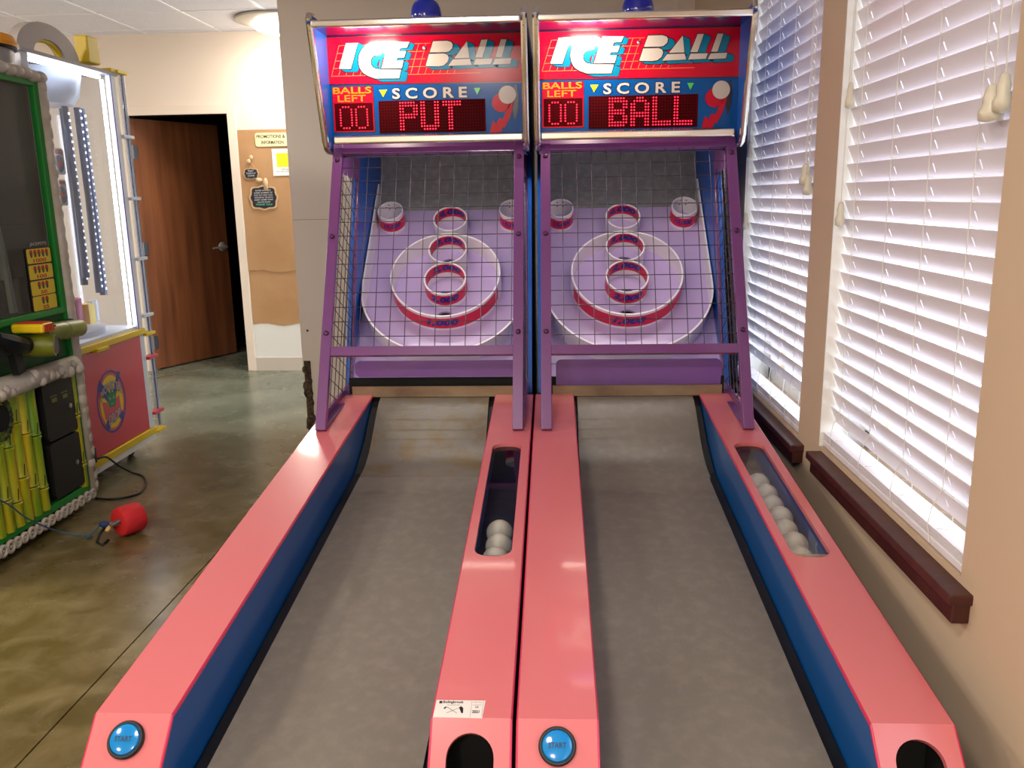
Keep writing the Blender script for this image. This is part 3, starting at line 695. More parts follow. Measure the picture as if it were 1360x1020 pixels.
    q = MB(); text_on(q, 'BALLS', (-0.345, -0.2025, 1.826, 1.8495), fl(5), 0.02); text_on(q, 'LEFT', (-0.329, -0.2235, 1.798, 1.8215), fl(5), 0.015); B(q, 'balls_left_lettering', M['art_gold'], dp)
    q = MB(); text_on(q, 'SCORE', (-0.128, 0.1512, 1.802, 1.844), fl(4.2), 0.055, 0, 1.5); B(q, 'score_outline', M['art_dark'], dp)
    q = MB(); text_on(q, 'SCORE', (-0.126, 0.1492, 1.804, 1.842), fl(5), 0.025, 0, 1.55); B(q, 'score_lettering', M['art_white'], dp)
    art([[(-0.1735, 1.8375), (-0.1598, 1.812), (-0.1436, 1.8375)]], 'yellow_triangle', M['art_yel'], 5)
    art([[(0.1748, 1.8364), (0.1868, 1.8125), (0.199, 1.8364)]], 'green_triangle', M['art_grn'], 5)
    art([grow(ART['flame'], 0.0012), circ(0.274, 1.7836, 0.0342), [(0.30, 1.80), (0.318, 1.835), (0.330, 1.845), (0.338, 1.80), (0.333, 1.75), (0.322, 1.72), (0.315, 1.76)]], 'comet_outline', M['art_dark'], 2)
    art([ART['flame'], circ(0.274, 1.7836, 0.033)], 'red_comet_tail', M['art_red'], 3)
    art([circ(0.2966, 1.8104, 0.0328)], 'comet_ball_outline', M['art_dark'], 4)
    art([circ(0.2966, 1.8104, 0.0316)], 'grey_comet_ball', M['art_white'], 5)
    B(MB().lathe([(0.0075, 0), (0.006, 0.004), (0.001, 0.005)], (-0.001, YD-0.001, 1.978), (0, -1, 0), 12), 'panel_lock', M['steel'], dp)
    # LED characters
    q = MB(); dots = MB()
    def dot(mb_, x, z, lv, r=0.0028):
        mb_.add([(x+r*math.cos(PI*k/3), YD-0.0006*lv, z+r*math.sin(PI*k/3)) for k in range(6)], [(0, 1, 2, 3, 4, 5)])
    def glyph(rows, x0, z1, px, pz, mb_):
        for j, r in enumerate(rows):
            for i, ch in enumerate(r):
                if ch == '1': dot(mb_, x0+i*px, z1-j*pz, 6)
    px_, pz_ = 0.01035, 0.01045
    starts = {'PUT': [-0.0985, -0.0205, 0.0615], 'BALL': [-0.103, -0.024, 0.055, 0.132]}[word]
    for ch, sx0 in zip(word, starts): glyph(GRID7[ch], sx0, 1.7905 if word == 'PUT' else 1.789, px_*0.985, pz_, q)
    B(q, 'lit_led_word', M['led'], dp); q = MB()
    glyph(ZERO, -0.3215, 1.7795, 0.0104, 0.0093, q); glyph(ZERO, -0.2635, 1.7795, 0.0104, 0.0093, q)
    B(q, 'lit_led_digits', M['led'], dp)
    i = 0
    xx = -0.173
    while xx < 0.212:
        zz = 1.689
        while zz < 1.796: dot(dots, xx, zz, 5, 0.0034); zz += pz_
        xx += px_*0.985
    B(dots, 'unlit_led_dots', M['led_off'], dp)
    # --- beacon on the roof
    bc = B(MB().lathe([(0.066, 0), (0.066, 0.006), (0.060, 0.008)], (0.0, 3.3, 2.036), (0, 0, 1), 32), 'beacon_base', M['black'], smooth='auto')
    B(MB().lathe([(0.0575, 0.0), (0.0575, 0.06), (0.054, 0.082), (0.045, 0.10), (0.029, 0.112), (0.010, 0.1175), (0.0005, 0.118)], (0.0, 3.3, 2.042), (0, 0, 1), 32), 'blue_beacon', M['beacon'], bc, smooth=True)
    # --- target board
    ST = 3.873
    x1 = 0.3585
    hl = [[(c[0], c[1]) for c in circ(0, s, 0.045, 24, 0.045)] for s in (3.035, 3.222, 3.335, 3.522, 3.70)]
    O = Vector(BP(0, 0, 0))
    m = MB().plate([(-x1, 2.99), (x1, 2.99), (x1, ST), (-x1, ST)], hl, O, (1, 0, 0), (0, DT[0], DT[1]), 0.012)
    B(m, 'lilac_target_board', M['lilac'])
    hb = MB()
    for s in (3.035, 3.222, 3.335, 3.522, 3.70):
        a = [BP(0.05*math.cos(2*PI*k/20), s+0.05*math.sin(2*PI*k/20), -0.013) for k in range(20)]; b_ = [BP(0.05*math.cos(2*PI*k/20), s+0.05*math.sin(2*PI*k/20), -0.1) for k in range(20)]
        hb.add(a+b_, [tuple(range(20, 40))]+[(k, (k+1) % 20, 20+(k+1) % 20, 20+k) for k in range(20)])
    B(hb, 'hole_cups', M['blackhole'])
    # lower lilac apron under the curved fence
    p0 = BP(0, 2.99, 0)
    m = MB().add([(-x1, 3.20, 0.70), (x1, 3.20, 0.70), (x1, p0[1], p0[2]-0.002), (-x1, p0[1], p0[2]-0.002), (-x1, 3.20, 0.69), (x1, 3.20, 0.69), (x1, p0[1], p0[2]-0.012), (-x1, p0[1], p0[2]-0.012)], [(0, 1, 2, 3), (7, 6, 5, 4), (0, 4, 5, 1), (2, 6, 7, 3), (1, 5, 6, 2), (0, 3, 7, 4)])
    B(m, 'lilac_apron', M['lilac'])
    # U-shaped fence
    path = [(-0.352, 3.957), (-0.352, 3.88), (-0.352, 3.6)]+[(0.352*math.sin(math.radians(a)), 3.332-0.352*math.cos(math.radians(a))) for a in range(-90, 91, 4)]+[(0.352, 3.6), (0.352, 3.88), (0.352, 3.957)]
    vs = []; fs = []; n = len(path)
    for i, (x, s) in enumerate(path):
        ti = 0.0075; 
        if abs(x) >= 0.3519 and s > 3.332: nx, nss = (1 if x < 0 else -1), 0
        else: nx, nss = -x/0.352, (3.332-s)/0.352
        lo_h = 0.088 if i in (0, n-1) else 0.0
        for r, h in ((0, lo_h), (0, 0.092), (ti, 0.092), (ti, lo_h)): vs.append(BP(x+nx*r, s+nss*r, h))
    for i in range(n-1):
        for q4 in range(4): fs.append((i*4+q4, i*4+(q4+1) % 4, i*4+4+(q4+1) % 4, i*4+4+q4))
    fs += [(0, 1, 2, 3), tuple((n-1)*4+k for k in range(4))]
    B(MB().add(vs, fs), 'curved_white_fence', M['hdpe'], smooth='auto')
    # scoring rings
    rg = B(ring_mb(0, 3.401, 0.236, 0.0075, 0, 0.092, n=96), 'large_scoring_ring', M['hdpe'], smooth='auto')
    B(ring_mb(0, 3.401, 0.2368, 0.0006, 0.014, 0.078, -72, 72, 64), 'red_band', M['redband'], rg)
    q = MB(); ring_text(q, '1,000', 0, 3.401, 0.2374, 0.14, 0.024, 0.070, False, 0.06); B(q, 'ring_number', M['bluetxt'], rg)
    for nm, s0, ro, lab, front in (('scoring_ring', 3.374, 0.0905, '2,000', True), ('scoring_ring', 3.5445, 0.084, '3,000', False), ('scoring_ring', 3.728, 0.077, '4,000', False)):
        rg = B(ring_mb(0, s0, ro, 0.006, 0, 0.092), nm, M['hdpe'], smooth='auto')
        B(ring_mb(0, s0, ro-0.006, 0.0006, 0.035, 0.086, 95, 265, 40) if True else MB(), 'inner_red_band', M['redband'], rg)
        q = MB(); ring_text(q, lab, 0, s0, ro-0.0072, 0.138, 0.042, 0.082, True, 0.06); B(q, 'inner_ring_number', M['bluetxt'], rg)
        if front:
            B(ring_mb(0, s0, ro+0.0006, 0.0006, 0.022, 0.080), 'outer_red_band', M['redband'], rg)
            q = MB(); ring_text(q, lab, 0, s0, ro+0.0013, 0.132, 0.030, 0.074, False, 0.06); B(q, 'outer_ring_number', M['bluetxt'], rg)
    for sx in (-1, 1):
        x0 = sx*0.277
        rg = B(ring_mb(x0, 3.783, 0.0583, 0.005, 0, 0.092), 'corner_scoring_ring', M['hdpe'], smooth='auto')
        B(ring_mb(x0, 3.783, 0.0588, 0.0005, 0.016, 0.070), 'outer_red_band', M['redband'], rg)
        q = MB(); ring_text(q, '10,000', x0, 3.783, 0.0595, 0.086, 0.028, 0.060, False, 0.05, mid=-sx*8); B(q, 'outer_ring_number', M['bluetxt'], rg)
        for a in (150, 165, 195, 210):
            for hh in (0.052, 0.076) if a in (165, 195) else (0.066,):
                aa = math.radians(a); c = Vector(BP(x0+0.0530*math.sin(aa), 3.783-0.0530*math.cos(aa), hh)); ax = Vector(BP(x0, 3.783, hh))-c
                B(MB().lathe([(0.0035, 0), (0.003, 0.0008), (0.0005, 0.001)], c, ax, 8), 'ring_hole', M['ink'], rg)
    # back panel curving up behind the board
    bt_ = BP(0, ST, -0.002)
    pr = [(bt_[1], bt_[2]), (bt_[1]+.03, 1.425), (4.075, 1.47), (4.105, 1.53), (4.125, 1.60), (4.135, 1.70), (4.135, 1.9)]
    m = MB(); n = len(pr); m.add([(x, y, z) for x in (-0.361, 0.361) for y, z in pr], [(k, k+1, n+k+1, n+k) for k in range(n-1)])
    B(m, 'charcoal_back_panel', M['felt'], smooth='auto', fixn=False)
    B(MB().box(-0.361, 0.361, 3.25, 3.27, 1.60, 1.66).box(-0.361, 0.361, 3.27, 4.14, 1.90, 1.91), 'inner_ceiling', M['hood'])
    # --- lamp tube over the target board, tucked behind the top rail
    lt = B(MB().cyl((-0.28, 3.345, 1.648), (0.28, 3.345, 1.648), 0.010, 12), 'board_lamp_tube', M['lamp'], smooth='auto')
    L = bpy.data.lights.new('board_light', 'AREA'); L.shape = 'RECTANGLE'; L.size = 0.56; L.size_y = 0.03; L.energy = BOARD_LAMP; L.color = (1.0, 0.94, 0.9)
    lo = bpy.data.objects.new('board_light', L); COL.objects.link(lo); lo.parent = g
    lo.location = (0, 3.35-OY, 1.634); lo.rotation_euler = (Vector((0, -0.28, 0.9))).to_track_quat('Z', 'X').to_euler(); lo.rotation_euler = (math.radians(17), 0, 0)
    # --- wire cage
    f0 = Vector((0, 2.757, 0.676)); f1 = Vector((0, 3.252, 1.662)); ft = (f1-f0).normalized(); Lc = (f1-f0).length
    fn_ = Vector((0, -ft.z, ft.y))
    def fp(x, t): return Vector((x, 0, 0))+f0+ft*t
    def tz(z): return (z-f0.z)/ft.z
    cage = bpy.data.objects.new('cage', None)
    m = MB()
    for sx in (-1, 1): m.beam(fp(sx*0.337, 0), fp(sx*0.337, Lc), 0.036, 0.024)
    m.beam(fp(-0.32, tz(0.927)), fp(0.32, tz(0.927)), 0.034, 0.02, ft); m.beam(fp(-0.32, tz(1.632)), fp(0.32, tz(1.632)), 0.052, 0.02, ft)
    b0 = Vector((0, 3.285, 0.722)); b1 = Vector((0, 3.625, 1.612))
    for sx in (-1, 1):
        x = Vector((sx*0.352, 0, 0))
        m.beam(x+b0, x+b1, 0.010, 0.026); m.beam(x+f0+Vector((0, .02, .02)), x+b0, 0.012, 0.030)
        xi = Vector((sx*0.337, 0, 0)); m.beam(xi+f0+Vector((0, .02, .008)), xi+b0+Vector((0, 0, -.012)), 0.034, 0.006)
        g4 = [f1+Vector((0, 0, -.01)), fp(0, tz(1.555)), b0+(b1-b0)*0.90, b1]
        vs = [Vector((sx*0.3545, 0, 0))+q for q in g4]+[Vector((sx*0.3495, 0, 0))+q for q in g4]
        m.add(vs, [(0, 1, 2, 3), (7, 6, 5, 4), (0, 4, 5, 1), (1, 5, 6, 2), (2, 6, 7, 3), (3, 7, 4, 0)])
    fr = B(m, 'purple_cage_frame', M['purple'], bevel=0.002)
    m = MB()
    for sx in (-1, 1):
        for z in (0.985, 1.312, 1.585): B(MB().lathe([(0.0095, 0), (0.009, 0.004), (0.006, 0.007), (0.001, 0.008)], fp(sx*0.337, tz(z))+fn_*0.012, fn_, 12), 'cage_bolt', M['purpledk'], fr)
    m = MB(); r = 0.0016; xw = -0.32+0.044
    t0, t1 = tz(0.94), tz(1.61)
    while xw < 0.32: m.tube([fp(xw, t0), fp(xw, t1)], r, 5); xw += 0.0535
    t = t0+0.042
    while t < t1: m.tube([fp(-0.32, t)-fn_*0.003, fp(0.32, t)-fn_*0.003], r, 5); t += 0.0545
    B(m, 'front_wire_mesh', M['wire'], fr)
    for sx in (-1, 1):
        m = MB(); x = sx*0.350
        # side mesh in the plane x; u along the stile, v square to it, clipped to the wing
        quad = [f0+Vector((0, .03, .03)), b0+Vector((0, 0, .01)), b0+(b1-b0)*0.92, fp(0, tz(1.56))]
        def clip(P, D):
            ts = []
            for i in range(4):
                A, Bq = quad[i], quad[(i+1) % 4]; E = Bq-A; den = D.y*E.z-D.z*E.y
                if abs(den) < 1e-9: continue
                u = ((A.y-P.y)*E.z-(A.z-P.z)*E.y)/den; w = ((A.y-P.y)*D.z-(A.z-P.z)*D.y)/den
                if 0 <= w <= 1: ts.append(u)
            if len(ts) >= 2 and max(ts)-min(ts) > 0.01:
                a_, c_ = P+D*min(ts), P+D*max(ts); m.tube([(x, a_.y, a_.z), (x, c_.y, c_.z)], 0.0016, 5)
        pv = Vector((0, ft.z, -ft.y))
        for k in range(-6, 16): clip(f0+pv*(0.03+k*0.0535), ft)
        for k in range(-6, 30): clip(f0+ft*(k*0.0535), pv)
        B(m, 'side_wire_mesh', M['wire'], fr)
    if sticker:
        zf = lambda x, y: (x, y, rail_z(y)+0.0006)
        s0_ = B(MB().add([zf(0.2395, 1.3395)[:2]+(rail_z(1.3395)+.0004,), (0.328, 1.338, rail_z(1.338)+.0004), (0.3305, 1.386, rail_z(1.386)+.0004), (0.240, 1.386, rail_z(1.386)+.0004)], [(0, 1, 2, 3)]), 'asset_sticker', M['sticker'])
        q = MB(); text_on(q, 'Bolingbrook', (0.253, 0.291, 1.3755, 1.3845), zf, 0.03)
        text_on(q, 'ILLINOIS', (0.262, 0.284, 1.3715, 1.374), zf)
        q.add([zf(*p) for p in ((0.246, 1.3765), (0.2515, 1.3765), (0.2515, 1.3835), (0.246, 1.3835))], [(0, 1, 2, 3)])
        def pl(pts): q.add([zf(*p) for p in pts], [tuple(range(len(pts)))])
        pl([(0.2835, 1.366), (0.287, 1.370), (0.2915, 1.365), (0.2925, 1.352), (0.2895, 1.3505), (0.286, 1.360)])
        pl([(0.2555, 1.364), (0.2595, 1.369), (0.2615, 1.366), (0.2575, 1.361)])
        pl([(0.2615, 1.3665), (0.281, 1.3505), (0.2815, 1.3513), (0.262, 1.3675)]); pl([(0.2835, 1.3655), (0.262, 1.3513), (0.2625, 1.3505), (0.284, 1.3648)])
        text_on(q, 'VIDEO GAMING', (0.3085, 0.324, 1.3795, 1.382), zf); text_on(q, 'LICENSE', (0.308, 0.324, 1.3725, 1.3745), zf); text_on(q, '54', (0.313, 0.319, 1.365, 1.3705), zf, 0.02)
        text_on(q, '2021', (0.3085, 0.3215, 1.3515, 1.3595), zf, 0.04)
        B(q, 'sticker_print', M['ink'], s0_)
        q = MB()
        for a in ((0.3055, 1.3355+.005, 0.3062, 1.3845), (0.3265, 1.342, 0.3272, 1.3845)): q.add([zf(a[0], a[1]), zf(a[2], a[1]), zf(a[2], a[3]), zf(a[0], a[3])], [(0, 1, 2, 3)])
        B(q, 'sticker_rules', M['felt'], s0_)
    return g

M['navytrough'] = mat('dark_navy_trough', (24, 28, 48), 0.3)
M['littrough'] = mat('tan_lit_trough', (150, 120, 84), 0.3, vary=((196, 166, 120), 9, 4, 0.45, 0.65))  # the lit look of the right-hand trough is put into this tan
GL, GR = -0.459, 0.312
gl_ = make_game(GL, 'left roll-down ball game, its red display reading PUT', 'PUT', None, True, 0.778)
gr_ = make_game(GR, 'right roll-down ball game beside the windows, display reading BALL', 'BALL', None, False, 0.742)

# balls waiting in the return slots
ball0 = None
def game_ball(cx, y, dx, lab, grp):
    global ball0
    r = 0.0365; z = rail_z(y)-0.0985+r*1.0
    if ball0 is None:
        ball0 = MB().ball((0, 0, 0), r, 28, 16).build('game_ball', M['ball'], None, smooth=True); o = ball0
    else:
        o = ball0.copy(); COL.objects.link(o)
    o.location = (cx+0.311+dx, y, z); tag(o, lab, 'ball', grp)
gp = 'off-white balls waiting in the return slots'
for i, (y, lab) in enumerate(((2.005, 'off-white ball nearest the viewer in the left game slot'), (2.079, 'middle of the three off-white balls in the left game slot'), (2.153, 'farthest of the three off-white balls in the left game slot'))):
    game_ball(GL, y, (-0.002, 0.002, -0.001)[i], lab, gp)
o7 = ['nearest ball', 'second ball from the near end', 'third ball from the near end', 'middle ball of the seven', 'third ball from the far end', 'second ball from the far end', 'farthest ball']
for i in range(7):
    game_ball(GR, 2.016+0.0742*i, (-0.009, 0.0, -0.006, 0.001, -0.006, -0.003, -0.008)[i], 'off-white %s in the right game slot by the windows' % o7[i], gp)

# ------------------------------------------------------------------ bamboo-fronted cabinet at the left edge
M['foam'] = mat('cream_moulded_trim', (196, 186, 172), 0.45, vary=((176, 164, 146), 16, 4, 0.4, 0.75), bump=(30, 0.4, 0.006))
M['green'] = mat('bright_green_frame', (20, 132, 44), 0.35)
M['greenpanel'] = mat('green_control_panel', (24, 96, 34), 0.5, vary=((12, 54, 20), 9, 4, 0.4, 0.7))
M['blackbody'] = mat('black_cabinet', (20, 20, 20), 0.5)
M['screen'] = mat('dark_olive_screen', (52, 54, 44), 0.08, vary=((64, 62, 50), 1.2, 2, 0.4, 0.7))
M['bamboo'] = mat('painted_bamboo', (108, 150, 28), 0.4, vary=((196, 176, 30), 4.5, 5, 0.42, 0.62, (1, 3.5, 0.35)))
M['node'] = mat('bamboo_black_outline', (22, 26, 10), 0.6)  # black outlines between and across the bamboo poles
M['yel'] = mat('yellow_plastic', (228, 196, 22), 0.4)
M['orange'] = mat('orange_plastic', (236, 156, 24), 0.4)
M['redprint'] = mat('red_print', (196, 48, 30), 0.5)
BX, BY1, BY0 = -2.27, 3.845, 2.86
bo = (BX-0.4, (BY0+BY1)/2, 0)
bam = thing('bamboo_arcade_cabinet', 'tall arcade cabinet with green frame, bamboo lower front and cream knobbly border', 'arcade cabinet', bo)
def BB(mb, name, m, par=None, **k): return mb.build(name, m, par or bam, off=bo, **k)
PX = lambda pts, holes, t, x=BX: MB().plate(pts, holes, (x, 0, 0), (0, 1, 0), (0, 0, 1), t)   # panel facing +X
m = MB(); m.box(BX-0.75, BX-0.05, BY0+.01, BY1-.01, 0.10, 2.0); m.box(BX-0.7, BX-0.12, BY0+.06, BY1-.06, 0.0, 0.10)
BB(m, 'cabinet_body', M['blackbody'])
BB(PX([(BY0+.03, .085), (BY1-.015, .085), (BY1-.015, 1.985), (BY0+.03, 1.985)], [[(BY0+.07, .12), (BY1-.035, .12), (BY1-.035, .955), (BY0+.07, .955)], [(BY0+.07, .985), (BY1-.05, .985), (BY1-.05, 1.955), (BY0+.07, 1.955)]], 0.03, BX+0.004), 'green_frame', M['green'], bevel=0.004)
# screen: dark glass over a shallow recess
BB(MB().box(BX-0.05, BX-0.045, BY0+.06, BY1-.04, .97, 1.97), 'screen_backing', M['screen'])
sm = MB()
sm.tube([(BX-0.035, 3.40, 1.80), (BX-0.036, 3.43, 1.5), (BX-0.037, 3.47, 1.2), (BX-0.038, 3.48, 1.0)], [0.018, 0.02, 0.024, 0.026], 12)
BB(sm, 'curved_screen_reflection', mat('olive_reflection', (98, 104, 86), 0.3))  # olive reflection on the screen, shaped as a curved column
BB(MB().box(BX-0.043, BX-0.02, 3.28, 3.46, 1.795, 1.825), 'screen_top_light', mat('dim_yellow_green', (150, 150, 30), 0.4, emit=(120, 130, 20), estr=0.25))
BB(PX(rrect(3.27, 3.318, 1.205, 1.26, .006), [], .002, BX-0.03), 'orange_screen_patch', M['orange'])
BB(MB().box(BX-0.044, BX-0.03, BY0+.07, 3.60, 0.985, 1.14), 'screen_lower_shade', mat('screen_shade', (24, 24, 20), 0.2))
BB(MB().add([(BX-.01, BY0+.06, .975), (BX-.01, BY1-.045, .975), (BX-.01, BY1-.045, 1.965), (BX-.01, BY0+.06, 1.965)], [(0, 1, 2, 3)]), 'screen_glass', M['clear'])
# jackpot table
jp = BB(PX(rrect(3.585, 3.775, .985, 1.262, .01), [], .001, BX-0.006), 'jackpot_table', M['ink'])
rows = [(1.195, '1000', 5), (1.125, '100', 4), (1.055, '50', 3), (0.988, '25', 2)]
for z, tx, nn in rows:
    BB(PX(rrect(3.592, 3.768, z, z+.063, .008), [], .001, BX-0.0045), 'yellow_prize_row', M['yel'], jp)
    q = MB(); w = 0.012*len(tx); text_on(q, tx, (3.68-w, 3.68+w, z+.004, z+.020), lambda a, b: (BX-0.0038, a, b), 0.03); BB(q, 'prize_number', M['redprint'], jp)
    q = MB(); q2 = MB()
    for k in range(nn):
        c = 3.68+(k-(nn-1)/2)*0.029; q.add([(BX-0.004, *p) for p in circ(c, z+.047, .0125, 14)], [tuple(range(14))])
        q2.add([(BX-0.0036, *p) for p in circ(c, z+.036, .009, 12, .011)], [tuple(range(12))])
    BB(q, 'row_symbols', M['redprint'], jp); BB(q2, 'row_symbol_faces', mat('dull_green_symbol', (62, 84, 40), 0.5), jp)
q = MB(); text_on(q, 'JACKPOTS', (3.62, 3.745, 1.268, 1.286), lambda a, b: (BX-0.004, a, b), 0.03); BB(q, 'jackpots_heading', M['art_white'], jp)
# cream moulded border: a strip with knobs and scrolls
m = MB(); m.tube([(BX+.002, BY1+.004, .07), (BX+.002, BY1+.006, 1.0), (BX+.002, BY1+.004, 2.0)], 0.0235, 12); m.tube([(BX+.002, BY1, 2.0), (BX+.002, BY0, 2.0)], 0.022, 10)
m.box(BX-.06, BX-.006, BY1-.012, BY1+.012, .08, 2.0)
z = 0.10
while z < 2.0:
    h = random.uniform(.035, .055); m.ball((BX+.004, BY1+.006+random.uniform(-.004, .004), z), 0.0245, 12, 8, (1, 1, h/0.026)); z += h*1.35
y = BY1
while y > BY0:
    m.ball((BX+.006, y, 2.0+random.uniform(-.004, .004)), 0.026, 10, 8, (1, 1.8, 1)); y -= 0.055
BB(m, 'cream_border', M['foam'], smooth=True)
m = MB(); y = BY1-.02
while y > BY0:
    rr = random.uniform(.017, .024); c = (BX+.012, y, .062)
    m.tube([(c[0], c[1]+rr*math.cos(a)*1.0, c[2]+rr*math.sin(a)) for a in [2*PI*k/12 for k in range(12)]], 0.009, 6, closed=True); m.ball((c[0], c[1], c[2]), .008, 8, 6); y -= random.uniform(.042, .056)
BB(m, 'scrolled_bottom_border', M['foam'], smooth=True)
# control shelf, bamboo rail, toy water gun
BB(PX([(BY0+.07, .75), (BY1-.035, .75), (BY1-.035, .955), (BY0+.07, .955)], [], .02, BX-0.01), 'control_panel', M['greenpanel'])
m = MB(); m.tube([(BX+.065, 3.50, .905), (BX+.065, 3.80, .885)], 0.040, 20); m.tube([(BX+.065, 3.675, .892), (BX+.065, 3.685, .892)], 0.0425, 20)
rl_ = BB(m, 'bamboo_shelf_rail', mat('pale_bamboo', (150, 150, 60), 0.35, vary=((106, 120, 30), 6, 3, 0.4, 0.7)), smooth='auto')
BB(MB().box(BX-.01, BX+.03, 3.45, 3.82, .845, .925), 'shelf_bracket', M['greenpanel'], rl_)
gun = BB(MB().tube([(BX+.03, 3.42, .865), (BX+.10, 3.44, .865), (BX+.15, 3.46, .862)], [0.045, 0.05, 0.047], 20), 'toy_gun', mat('olive_gun', (110, 116, 24), 0.4, vary=((60, 58, 14), 8, 3, 0.4, 0.6)), smooth='auto')
BB(MB().tube([(BX+.149, 3.4597, .862), (BX+.153, 3.4608, .862)], 0.038, 20), 'gun_muzzle', M['black'], gun)
m = MB().box(BX+.02, BX+.16, 3.37, 3.455, .925, .965); BB(m, 'gun_hood', M['yel'], gun, bevel=0.012, seg=3)
m = MB()
for k in range(5): m.box(BX+.162, BX+.164, 3.378+k*.015, 3.387+k*.015, .928, .961); m.box(BX+.03, BX+.15, 3.378+k*.015, 3.387+k*.015, .9655, .967)
BB(m, 'red_hood_stripes', M['redprint'], gun)
m = MB(); m.tube([(BX+.05, 3.30, .87), (BX+.07, 3.36, .88), (BX+.06, 3.42, .87)], 0.035, 12); m.tube([(BX+.07, 3.2, .93), (BX+.09, 3.26, .9), (BX+.08, 3.34, .88)], [.03, .04, .035], 10)
BB(MB().beam((BX+.07, 3.30, .86), (BX+.07, 3.315, .77), .05, .03, (0, 1, 0)), 'mount_foot', M['black'], gun); BB(MB().beam((BX+.08, 3.555, .93), (BX+.08, 3.575, .80), .035, .03, (0, 1, 0)), 'mount_foot', M['black'], gun); BB(MB().box(BX, BX+.09, 3.0, 3.3, .86, .90), 'black_shelf_edge', M['black'])
BB(m, 'black_gun_mount', M['black'], smooth='auto')
m = MB(); m.tube([(BX+.02, BY0+.05, .715), (BX+.02, 3.3, .715), (BX+.02, 3.79, .715)], [.045, .048, .04], 16)
y = BY0+.08
while y < 3.77: m.ball((BX+.052+random.uniform(-.006, .004), y, .715+random.uniform(-.02, .02)), random.uniform(.018, .028), 8, 6); y += .036
BB(m, 'cream_bumper', M['foam'], smooth=True)
# bamboo poles, round hole, coin doors
BB(MB().box(BX-.05, BX-.02, BY0+.05, BY1-.03, .11, .70), 'dark_pole_backing', M['node'])
y = BY0+.10; i = 0
while y < 3.83:
    wdt = 0.032
    if not (3.53 < y < 3.785):
        pole = MB(); pr = [(0.030, .115)]
        zs = [.115+random.uniform(.08, .3)]; zs.append(zs[0]+.24)
        for zz in sorted(zs):
            if zz < .66: pr += [(0.029, zz-.02), (0.034, zz-.006), (0.027, zz), (0.034, zz+.006), (0.029, zz+.02)]
        pr += [(0.030, .69)]
        pole.lathe([(a, b) for a, b in pr], (BX-.012, y, 0), (0, 0, 1), 14)
        o = BB(pole, 'bamboo_pole', M['bamboo'], smooth='auto')
        for zz in zs:
            nd = MB()
            if zz < .66: nd.lathe([(0.0285, zz-.002), (0.0285, zz+.002)], (BX-.012, y, 0), (0, 0, 1), 14); nd.tube([(BX+.018, y-.012, zz+.01), (BX+.019, y-.004, zz+.06)], .0018, 5)
            if nd.v: BB(nd, 'pole_node', M['node'], o)
    y += 0.0635 if y < 3.5 or y > 3.8 else (3.815-y if y > 3.49 and y < 3.52 else .0635)
m = MB(); m.lathe([(0.055, 0), (0.055, 0.006), (0.01, 0.008)], (BX+.02, 3.225, .60), (1, 0, 0), 28); BB(m, 'round_black_window', M['blackhole'])
m = MB()
for k in range(22): a = 2*PI*k/22; m.ball((BX+.022, 3.225+.064*math.cos(a), .60+.082*math.sin(a)), .016, 8, 6, (.6, 1, 1))
BB(m, 'leafy_window_ring', mat('dark_leaf_green', (70, 92, 22), 0.5, vary=((34, 34, 12), 20, 3, 0.4, 0.6)), smooth=True)
for z0, z1, nm in ((.405, .672, 'coin_door'), (.135, .395, 'cash_door')):
    d = BB(PX(rrect(3.535, 3.775, z0, z1, .018), [], .03, BX+.014), nm, M['blackbody'], bevel=0.004)
    q = MB().lathe([(0.012, 0), (0.012, .004), (.008, .006), (.003, .006)], (BX+.0142, 3.73 if nm == 'coin_door' else 3.725, (z0+z1)/2-.01), (1, 0, 0), 14)
    BB(q, 'door_lock', M['steel'], d)
    if nm == 'coin_door':
        q = MB()
        for yy in (3.585, 3.67): q.add([(BX+.0148, *p) for p in rrect(yy, yy+.055, .60, .605, .001, 2)], [tuple(range(12))]); q.box(BX+.014, BX+.018, yy+.01, yy+.045, .575, .592)
        BB(q, 'coin_slots', mat('faint_yellow_label', (110, 108, 40), 0.5), d)
# topper
m = MB().lathe([(0.145, 0), (0.145, 0.095)], (BX-.16, 3.675, 2.0), (0, 0, 1), 36); BB(m, 'grey_topper_drum', mat('grey_drum', (150, 146, 144), 0.4), smooth='auto')
m = MB().lathe([(0.158, 0), (0.162, .006), (0.158, .012)], (BX-.16, 3.675, 2.092), (0, 0, 1), 36); BB(m, 'dark_topper_ring', M['black'], smooth='auto')
m = MB().lathe([(0.160, 0), (0.166, .014), (0.15, .045), (0.09, .06), (.001, .068)], (BX-.16, 3.675, 2.104), (0, 0, 1), 36); BB(m, 'orange_topper_cap', M['orange'], smooth='auto')

# ------------------------------------------------------------------ glass prize cabinet behind it
M['redpanel'] = mat('crimson_cabinet_panel', (206, 40, 72), 0.35, coat=0.2)
M['alu'] = mat('white_corner_post', (214, 222, 232), 0.3)
M['whitestrip'] = mat('lit_white_led_strip', (255, 255, 255), 0.4, emit=(222, 235, 255), estr=13)
M['whitein'] = mat('white_cabinet_interior', (226, 230, 240), 0.35)
M['purpleln'] = mat('purple_line', (90, 30, 130), 0.4)
M['cardblue'] = mat('navy_dotted_rope', (54, 72, 112), 0.4)
PXx, Q0, Q1 = -2.40, 3.95, 4.80
po = (PXx-.42, (Q0+Q1)/2, 0)
prz = thing('prize_drop_cabinet', 'glass-sided prize cabinet lit white inside, with a crimson lower panel reading MONSTER DROP', 'arcade cabinet', po)
def PB(mb, name, m, par=None, **k): return mb.build(name, m, par or prz, off=po, **k)
PP = lambda pts, holes, t, x=PXx: MB().plate(pts, holes, (x, 0, 0), (0, 1, 0), (0, 0, 1), t)
xb = PXx-.84
